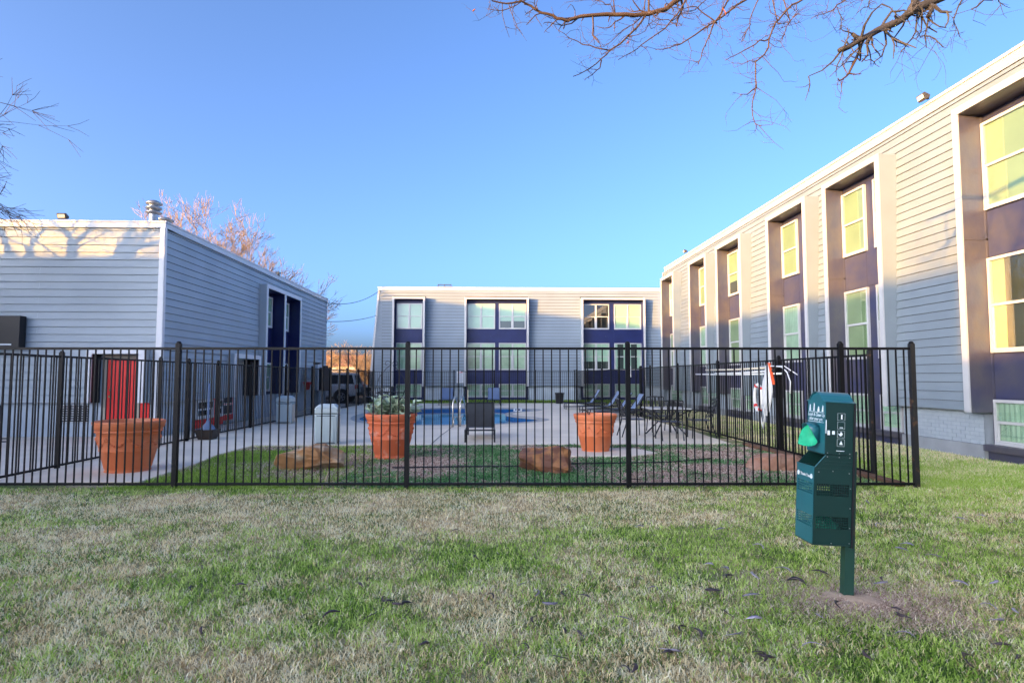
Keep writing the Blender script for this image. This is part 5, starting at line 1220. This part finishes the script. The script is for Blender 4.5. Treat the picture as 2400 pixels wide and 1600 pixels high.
def twig(p, d, L, r_, lev=0):
    pts = [p]
    for i in range(3):
        d = (d+Vector((rr.gauss(0, .35), rr.gauss(0, .3), rr.gauss(0, .35)))).normalized(); pts.append(pts[-1]+d*L/3)
    tw.tube(pts, [r_, r_*.8, r_*.6, r_*.4], 4)
    if lev < 2:
        for k in range(rr.choice((1, 2))): twig(pts[rr.randint(1, 3)], (d+Vector((rr.gauss(0, .8), rr.gauss(0, .4), rr.gauss(0, .8)))).normalized(), L*.6, r_*.6, lev+1)
for (r0, r1), pts in BR:
    dk_ = sum(q_[0] for q_ in pts)/len(pts) > 2.75  # branches further right get shade painted into their bark colour
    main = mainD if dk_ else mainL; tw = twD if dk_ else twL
    if pts[0][2] > 1.51+.62*pts[0][1]:
        s_ = Vector(pts[0]); q = min(LIMB, key=lambda v: (v-s_).length); pts = [tuple(q), tuple(q.lerp(s_, .5)+Vector((0, 0, .05)))]+list(pts)
    o_, rs_ = jit(pts, r0*1.35, r1*1.2, .006); main.tube(o_, rs_, 7)
    L = sum((Vector(o_[i+1])-Vector(o_[i])).length for i in range(len(o_)-1))
    for k in range(int(L*17)):
        i = rr.randint(2, len(o_)-2) if len(o_) > 4 else 1
        p = o_[i].lerp(o_[i+1], rr.random()); d = (o_[i+1]-o_[i]).normalized()
        twig(p, (d*.5+Vector((rr.gauss(0, .7), rr.gauss(0, .3), rr.gauss(-.15, .7)))).normalized(), rr.choice((.03, .05, .08, .13, .2, .3)), max(.0024, rs_[i]*.5), 1 if rr.random() < .6 else 0)
part('branches', mainL, M['twig'], ot, smooth=True, fix=False); part('twigs', twL, M['twig'], ot, fix=False)['kind'] = 'stuff'
part('branches', mainD, M['bark_shade'], ot, smooth=True, fix=False); part('twigs', twD, M['bark_shade'], ot, fix=False)['kind'] = 'stuff'
def pod_mesh(seed, L=.16, w_=.016, m='pod'):
    r_ = random.Random(seed); mb = MB(); n_ = 9; c = r_.uniform(1.0, 2.6)*r_.choice((-1, 1)); tw_ = r_.uniform(-1.6, 1.6); a = 0; p = Vector((0, 0, 0)); ring = []
    zz = r_.uniform(.3, 1)
    for i in range(n_):
        f = i/(n_-1); a = c*f; w0 = w_*(math.sin(math.pi*min(.97, max(.06, f)))**.5)*(.85+.15*math.cos(i*2.4)); t = tw_*f
        d = Vector((math.cos(a), math.sin(a), 0)); nrm = Vector((-math.sin(a), math.cos(a), 0))*math.cos(t)+Vector((0, 0, 1))*math.sin(t)
        bi = d.cross(nrm)
        q = p+Vector((0, 0, .02*zz*math.sin(math.pi*f)))
        ring.append([q+nrm*w0, q+bi*w0*.28, q-nrm*w0, q-bi*w0*.28]); p = p+d*(L/(n_-1))
    for rg in ring: mb.v += [tuple(v) for v in rg]
    for i in range(n_-1):
        for j in range(4): mb.f.append((i*4+j, i*4+(j+1) % 4, i*4+4+(j+1) % 4, i*4+4+j))
    mb.f.append((0, 1, 2, 3)); e = (n_-1)*4; mb.f.append((e, e+1, e+2, e+3))
    return to_mesh('seed_pod', mb, M[m], smooth=True)
for k, (x, y, z, s_) in enumerate(((2.05, 5.05, 4.78, 1.0), (2.55, 4.85, 4.93, .9), (4.15, 4.2, 4.5, .9), (-.17, 5.5, 5.0, .55), (1.25, 5.25, 4.58, .5))):
    o = inst('hanging_pod', pod_mesh(90+k, .14, .016, 'podr' if k != 2 else 'pod'), ot, (x, y, z)); o.rotation_euler = (.3, R(80), k*1.3); o.scale = (s_, s_, s_)

# ------------------------------------------------------------------ lawn, mulch and litter
rg = np.random.default_rng(5)
def vnoise(x, y, s, seed):
    g = np.random.default_rng(seed).random((64, 64)); u = x*s+100; v = y*s+100
    i = np.floor(u).astype(int); j = np.floor(v).astype(int); fu = u-i; fv = v-j; fu = fu*fu*(3-2*fu); fv = fv*fv*(3-2*fv)
    G_ = lambda a, b_: g[a % 64, b_ % 64]
    return (G_(i, j)*(1-fu)+G_(i+1, j)*fu)*(1-fv)+(G_(i, j+1)*(1-fu)+G_(i+1, j+1)*fu)*fv
def fbm(x, y, s, seed): return (vnoise(x, y, s, seed)+.5*vnoise(x, y, s*2.1, seed+1)+.25*vnoise(x, y, s*4.3, seed+2)+.15*vnoise(x, y, s*9, seed+3))/1.9
def sstep(a, b_, x): t = np.clip((x-a)/(b_-a), 0, 1); return t*t*(3-2*t)
def blades(name, x, y, L, wd, lean, tone, m, z0=0.0, label=None, cat=None, curl=.5):
    """each blade: 5 points, a quad and a tip triangle, bending outwards"""
    n = len(x); a = rg.uniform(0, 2*np.pi, n); ca, sa = np.cos(a), np.sin(a); b_ = rg.uniform(0, 2*np.pi, n)
    px, py = -np.sin(b_), np.cos(b_)   # width direction
    h1 = L*.5*np.cos(lean*.5); o1 = L*.5*np.sin(lean*.5); h2 = h1+L*.5*np.cos(lean*(1+curl)); o2 = o1+L*.5*np.sin(lean*(1+curl))
    V = np.zeros((n, 5, 3)); w2 = wd/2
    V[:, 0] = np.stack([x-px*w2, y-py*w2, np.full(n, z0)], 1); V[:, 1] = np.stack([x+px*w2, y+py*w2, np.full(n, z0)], 1)
    V[:, 2] = np.stack([x+px*w2*.75+ca*o1, y+py*w2*.75+sa*o1, z0+h1], 1); V[:, 3] = np.stack([x-px*w2*.75+ca*o1, y-py*w2*.75+sa*o1, z0+h1], 1)
    V[:, 4] = np.stack([x+ca*o2, y+sa*o2, z0+np.maximum(h2, .004)], 1)
    me = bpy.data.meshes.new(name); me.vertices.add(n*5); me.vertices.foreach_set('co', V.ravel().astype(np.float32))
    base = np.arange(n)*5; li = np.stack([base, base+1, base+2, base+3, base+3, base+2, base+4], 1).ravel()
    me.loops.add(n*7); me.loops.foreach_set('vertex_index', li.astype(np.int32))
    me.polygons.add(n*2); st = np.stack([np.arange(n)*7, np.arange(n)*7+4], 1).ravel(); me.polygons.foreach_set('loop_start', st.astype(np.int32))
    at = me.attributes.new('tone', 'FLOAT', 'POINT'); at.data.foreach_set('value', np.repeat(tone, 5).astype(np.float32))
    me.update(calc_edges=True); me.materials.append(m)
    o = bpy.data.objects.new(name, me); COL.objects.link(o); o['kind'] = 'stuff'
    if label: o['label'] = label; o['category'] = cat
    return o
M['bladeg'] = blade_mat('green_blades', [(0, (.06, .13, .02)), (.25, (.24, .40, .05)), (.65, (.46, .64, .12)), (1, (.74, .82, .32))])
M['blades'] = blade_mat('straw_blades', [(0, (.40, .28, .13)), (.25, (.84, .68, .38)), (.6, (.96, .85, .54)), (1, (.99, .95, .74))])
M['weed'] = blade_mat('weed_leaves', [(0, (.04, .14, .04)), (.5, (.11, .32, .09)), (1, (.34, .52, .28))], .5)
M['chips'] = blade_mat('mulch_chips', [(0, (.20, .11, .08)), (.35, (.52, .38, .30)), (.8, (.78, .64, .54)), (1, (.9, .8, .7))], .9)

def wedge(n, y0, y1, p, xlim=(-.97, .97), margin=.6):
    """random points in the part of the yard in view, denser close by"""
    u = rg.random(n); k = 1-p+1   # pdf over y ~ y**(1-p)
    yy = (y0**k+u*(y1**k-y0**k))**(1/k); xx = rg.uniform(-1, 1, n)*(yy*.93+margin); return xx+.03*yy, yy
def bare(x, y):
    d = np.hypot((x-2.45)/1.3, (y-4.0)); d2 = np.hypot((x-2.75)/.5, (y-3.55)/.35); d3 = np.hypot((x-1.85)/.7, (y-4.55)/.35)
    return np.clip(1-d/.33, 0, 1)+.8*np.clip(1-d2, 0, 1)+.5*np.clip(1-d3, 0, 1)
def straw_p(x, y):
    f = fbm(x*.8, y*1.25, 1.25, 31); f2 = fbm(x, y, 4.2, 77)
    p = .40+2.1*(f-.5)+1.0*(f2-.5)
    p += .62*sstep(4.7, 7.2, y)*(1-.75*sstep(2.2, 4.6, x))+.16*sstep(1.5, -2.5, x)-.22*sstep(.3, 3.2, x)+.10*sstep(3.6, 1.8, y)*(x < 0)
    p -= .9*sstep(7.75, 8.0, y)*(x < 5.6)
    p = np.clip(p, .06, .97)
    return p
N = 330000
x, y = wedge(N, 1.45, 8.42, 1.55); sp_ = straw_p(x, y); isS = rg.random(N) < sp_; keep = rg.random(N) > bare(x, y)*1.3
clump = fbm(x, y, 9, 5); sc = (.75+.055*y)
L = rg.uniform(.022, .060, N)*(.7+.7*clump); wd = rg.uniform(.0035, .0085, N)*sc; ln = rg.uniform(.35, 1.4, N)
ton = np.clip(rg.normal(.5, .33, N)+1.2*(clump-.5), 0, 1)
k = keep & ~isS; blades('lawn_grass', x[k], y[k], L[k]*1.1, wd[k]*1.05, ln[k], ton[k], M['bladeg'], label='green grass blades of the foreground lawn', cat='grass')
k = keep & isS; blades('dormant_grass', x[k], y[k], L[k], wd[k], ln[k]+.15, ton[k], M['blades'], label='straw coloured dormant grass in the foreground lawn', cat='grass')
# lawn right of the fence and behind it
N = 120000; u = rg.random(N); y = 8.0+24*u**1.8; x = rg.uniform(5.85, 9.0, N); y2 = 6.5+3.5*rg.random(30000); x2 = rg.uniform(5.2, 9.2, 30000)
x = np.r_[x, x2]; y = np.r_[y, y2]; f = fbm(x, y, 1.6, 12); isS = rg.random(len(x)) < np.clip(.25+.5*sstep(9, 14, y)+1.5*(f-.5), .05, .95)
L = rg.uniform(.03, .07, len(x)); wd = rg.uniform(.005, .009, len(x))*(.6+.05*y); ln = rg.uniform(.2, 1.1, len(x)); ton = np.clip(rg.normal(.6, .2, len(x)), 0, 1)
blades('side_grass', x[~isS], y[~isS], L[~isS], wd[~isS], ln[~isS], ton[~isS], M['bladeg'], label='green grass of the strip beside the long building', cat='grass')
blades('dormant_side_grass', x[isS], y[isS], L[isS], wd[isS], ln[isS], ton[isS], M['blades'], label='dormant grass of the strip beside the long building', cat='grass')
N = 26000; x = rg.uniform(-6.9, 9.5, N); y = rg.uniform(33.9, 38.2, N); g_ = rg.random(N) < .6; L = rg.uniform(.05, .12, N); wd = np.full(N, .03); ln = rg.uniform(.2, 1, N); ton = rg.random(N)*.6
blades('back_grass', x[g_], y[g_], L[g_], wd[g_], ln[g_], ton[g_], M['bladeg'], label='grass strip along the foot of the back building', cat='grass')
# bed between the fence and the deck
N = 150000; y = 8.22+5.0*rg.random(N)**1.15; x = rg.uniform(-5.3, 5.6, N)
edge = np.interp(y, [8.2, 8.72, 10.4, 11.6, 13.2], [-5.3, -4.95, -5.02, -5.2, -5.1]); f = fbm(x, y, .95, 44); f2 = fbm(x, y, 3.2, 45)
gp = np.clip(.20+2.1*(f-.48)+.9*(f2-.5)+.75*sstep(-2.2, -3.6, x)*(y < 12.4)+.35*sstep(10.2, 8.6, y)+.25*(y > 12.75)-.6*sstep(.6, .2, np.hypot((x-2.2)/1.6, y-11.8)), 0, 1)
ok = (x > edge+.03) & (y < 13.19) & (np.hypot((x-2.2)/1.05, (y-11.83)/.6) > 1) & (np.hypot(x+1.86, y-11.35) > .33)
gr = rg.random(N) < gp
kl = ok & gr & (x < -2.0+rg.normal(0, .5, N))
blades('bed_grass', x[kl], y[kl], rg.uniform(.03, .085, kl.sum()), rg.uniform(.004, .008, kl.sum())*1.2, rg.uniform(.2, 1.1, kl.sum()), np.clip(rg.normal(.35, .2, kl.sum()), 0, 1), M['bladeg'], label='dark green grass in the left part of the bed', cat='grass')
kr = ok & gr & (x >= -2.2) & (rg.random(N) < .85)
blades('ground_weeds', x[kr], y[kr], rg.uniform(.03, .08, kr.sum()), rg.uniform(.014, .030, kr.sum()), rg.uniform(.5, 1.3, kr.sum()), rg.random(kr.sum()), M['weed'], label='broad leaved green weeds spreading over the mulch bed', cat='weeds')
kc = ok & ~gr & (rg.random(N) < .6)
blades('mulch', x[kc], y[kc], rg.uniform(.03, .07, kc.sum()), rg.uniform(.012, .024, kc.sum()), rg.uniform(1.35, 1.62, kc.sum()), rg.random(kc.sum()), M['chips'], z0=.006, label='pale wood mulch chips in the bed', cat='mulch', curl=0)
N = 16000; x = 2.5+rg.normal(0, .36, N); y = 3.98+rg.normal(0, .24, N)
blades('dry_litter', x, y, rg.uniform(.015, .045, N), rg.uniform(.002, .006, N), rg.uniform(1.0, 1.6, N), rg.random(N), M['chips'], z0=.012, label='dry litter around the foot of the waste station', cat='litter', curl=0)
mo = struct('dirt_mound', crumple((2.45, 4.03, -.016), .36, .24, .045, 5, 4), mat('bare_dirt', (.50, .37, .26), .95, var=.3, scale=18, bump=.6), smooth=True)
struct('bare_dirt_patch', MB().lathe([(0, .006), (.5, .004), (.62, -.004)], (8.3, 7.9, 0), 18), M['walk'], smooth=True)
# seed pods scattered on the lawn
rr = random.Random(15); pods = {k: [pod_mesh(s, rr.uniform(.12, .21), .0155, k) for s in range(6)] for k in ('pod', 'podg')}
def put(x, y, kind, s_=1.0, a=None):
    o = inst('seed_pod', rr.choice(pods[kind]), None, (x, y, rr.uniform(.022, .042))); o.rotation_euler = (rr.uniform(-.15, .15), rr.uniform(-.12, .12), a if a is not None else rr.uniform(0, 6.28)); o.scale = (s_, s_, s_*1.3)
    return o
PODS = [(-2.09, 4.34, 1, 1.13), (-1.73, 4.42, 1, 1.13), (-1.67, 4.49, 1, 0.77), (-0.9, 4.5, 1, 0.78), (-0.9, 4.35, 1, 1.08), (-0.7, 4.16, 1, 1.04), (-0.63, 4.08, 1, 1.02), (-0.56, 4.03, 1, 0.87), (-0.49, 4.03, 1, 0.99), (-0.71, 3.89, 1, 0.99), (-1.37, 4.13, 1, 0.98), (-1.16, 3.8, 1, 0.81), (-1.03, 3.81, 1, 0.92), (0.02, 4.1, 1, 0.91), (-1.69, 3.71, 1, 1.04), (-0.38, 5.81, 1, 1.15), (-0.12, 5.04, 1, 1.13), (-0.4, 3.41, 1, 0.97), (0.26, 4.39, 0, 0.93), (0.3, 4.22, 0, 0.86), (0.52, 4.14, 1, 0.76), (0.59, 4.16, 1, 0.76), (0.44, 3.99, 0, 0.94), (0.17, 3.39, 1, 0.88), (0.66, 3.13, 1, 0.9), (0.71, 3.07, 1, 1.11), (0.92, 3.29, 1, 0.96), (0.93, 3.34, 0, 0.97), (0.88, 6.86, 1, 0.84), (1.7, 6.94, 1, 0.76), (1.44, 5.9, 0, 0.88), (2.15, 7.28, 1, 0.8), (2.3, 5.87, 0, 0.95), (2.35, 5.16, 0, 1.15), (1.69, 4.78, 0, 1.02), (1.79, 4.67, 0, 0.82), (1.82, 4.5, 1, 1.11), (1.74, 4.43, 1, 1.07), (1.98, 4.42, 0, 1.04), (2.21, 4.64, 0, 1.11), (1.85, 4.11, 0, 1.06), (1.6, 4.18, 1, 1.07), (1.52, 3.22, 1, 0.89), (1.41, 3.27, 1, 1.14), (1.55, 3.68, 0, 1.13), (1.11, 3.52, 1, 0.81), (1.19, 3.6, 1, 1.05), (1.51, 3.75, 1, 1.04), (2.05, 3.7, 0, 0.93), (2.23, 3.82, 1, 0.96), (2.43, 4.55, 1, 0.95), (2.25, 4.28, 1, 1.12), (2.86, 4.35, 1, 0.95), (2.86, 4.3, 0, 1.08), (2.61, 3.77, 1, 0.89), (2.6, 3.68, 1, 1.1), (3.32, 4.29, 0, 1.11), (3.67, 4.32, 0, 0.93), (3.61, 4.93, 0, 0.98), (3.66, 5.31, 0, 1.12), (3.56, 5.05, 0, 1.04), (5.19, 6.3, 0, 0.94), (5.27, 6.02, 0, 0.84), (4.95, 6.12, 0, 0.88), (3.23, 3.79, 0, 1.03), (3.34, 3.78, 0, 0.82), (2.55, 3.16, 1, 1.11), (3.02, 3.63, 0, 0.86), (2.9, 3.32, 1, 1.11), (2.82, 3.2, 1, 0.87), (3.95, 5.98, 0, 1.13), (4.46, 6.96, 0, 1.03), (0.41, 3.63, 1, 0.95), (0.26, 3.7, 1, 0.96), (0.87, 3.74, 0, 1.01), (0.54, 3.51, 1, 0.99), (1.17, 4.23, 0, 0.87), (1.71, 3.31, 0, 0.83), (2.33, 3.45, 0, 0.95), (1.35, 3.48, 0, 1.12), (2.01, 3.15, 1, 1.0), (0.41, 3.23, 1, 0.78)]
ORD = ['first', 'second', 'third', 'fourth', 'fifth', 'sixth', 'seventh', 'eighth', 'ninth', 'tenth', 'eleventh', 'twelfth', 'thirteenth', 'fourteenth', 'fifteenth', 'sixteenth', 'seventeenth', 'eighteenth', 'nineteenth', 'twentieth', 'last']
BANDS = [(0, 2.7, 'nearest the bottom edge'), (2.7, 3.05, 'a step up from the bottom edge'), (3.05, 3.5, 'in the near strip of lawn'), (3.5, 3.75, 'just below the dirt mound line'), (3.75, 3.9, 'level with the mound'), (3.9, 4.5, 'level with the waste station post'), (4.5, 5.6, 'on the middle lawn'), (5.6, 20, 'closest to the fence')]
for a, b_, nm in BANDS:
    row = sorted([q for q in PODS if a <= q[1] < b_], key=lambda q: q[0]/q[1])
    for half in (0, 1):
        sub = [q for q in row if (q[0]/q[1] > .035) == bool(half)]
        for k, (x, y, dk, s_) in enumerate(sub):
            o = put(x, y, 'pod' if dk else 'podg', s_*.72)
            tag(o, ('dark' if dk else 'greyish')+' curled seed pod '+nm+', '+ORD[k]+' from left in '+('right' if half else 'left')+' half', 'seed pod', 'seed pods scattered on the lawn')
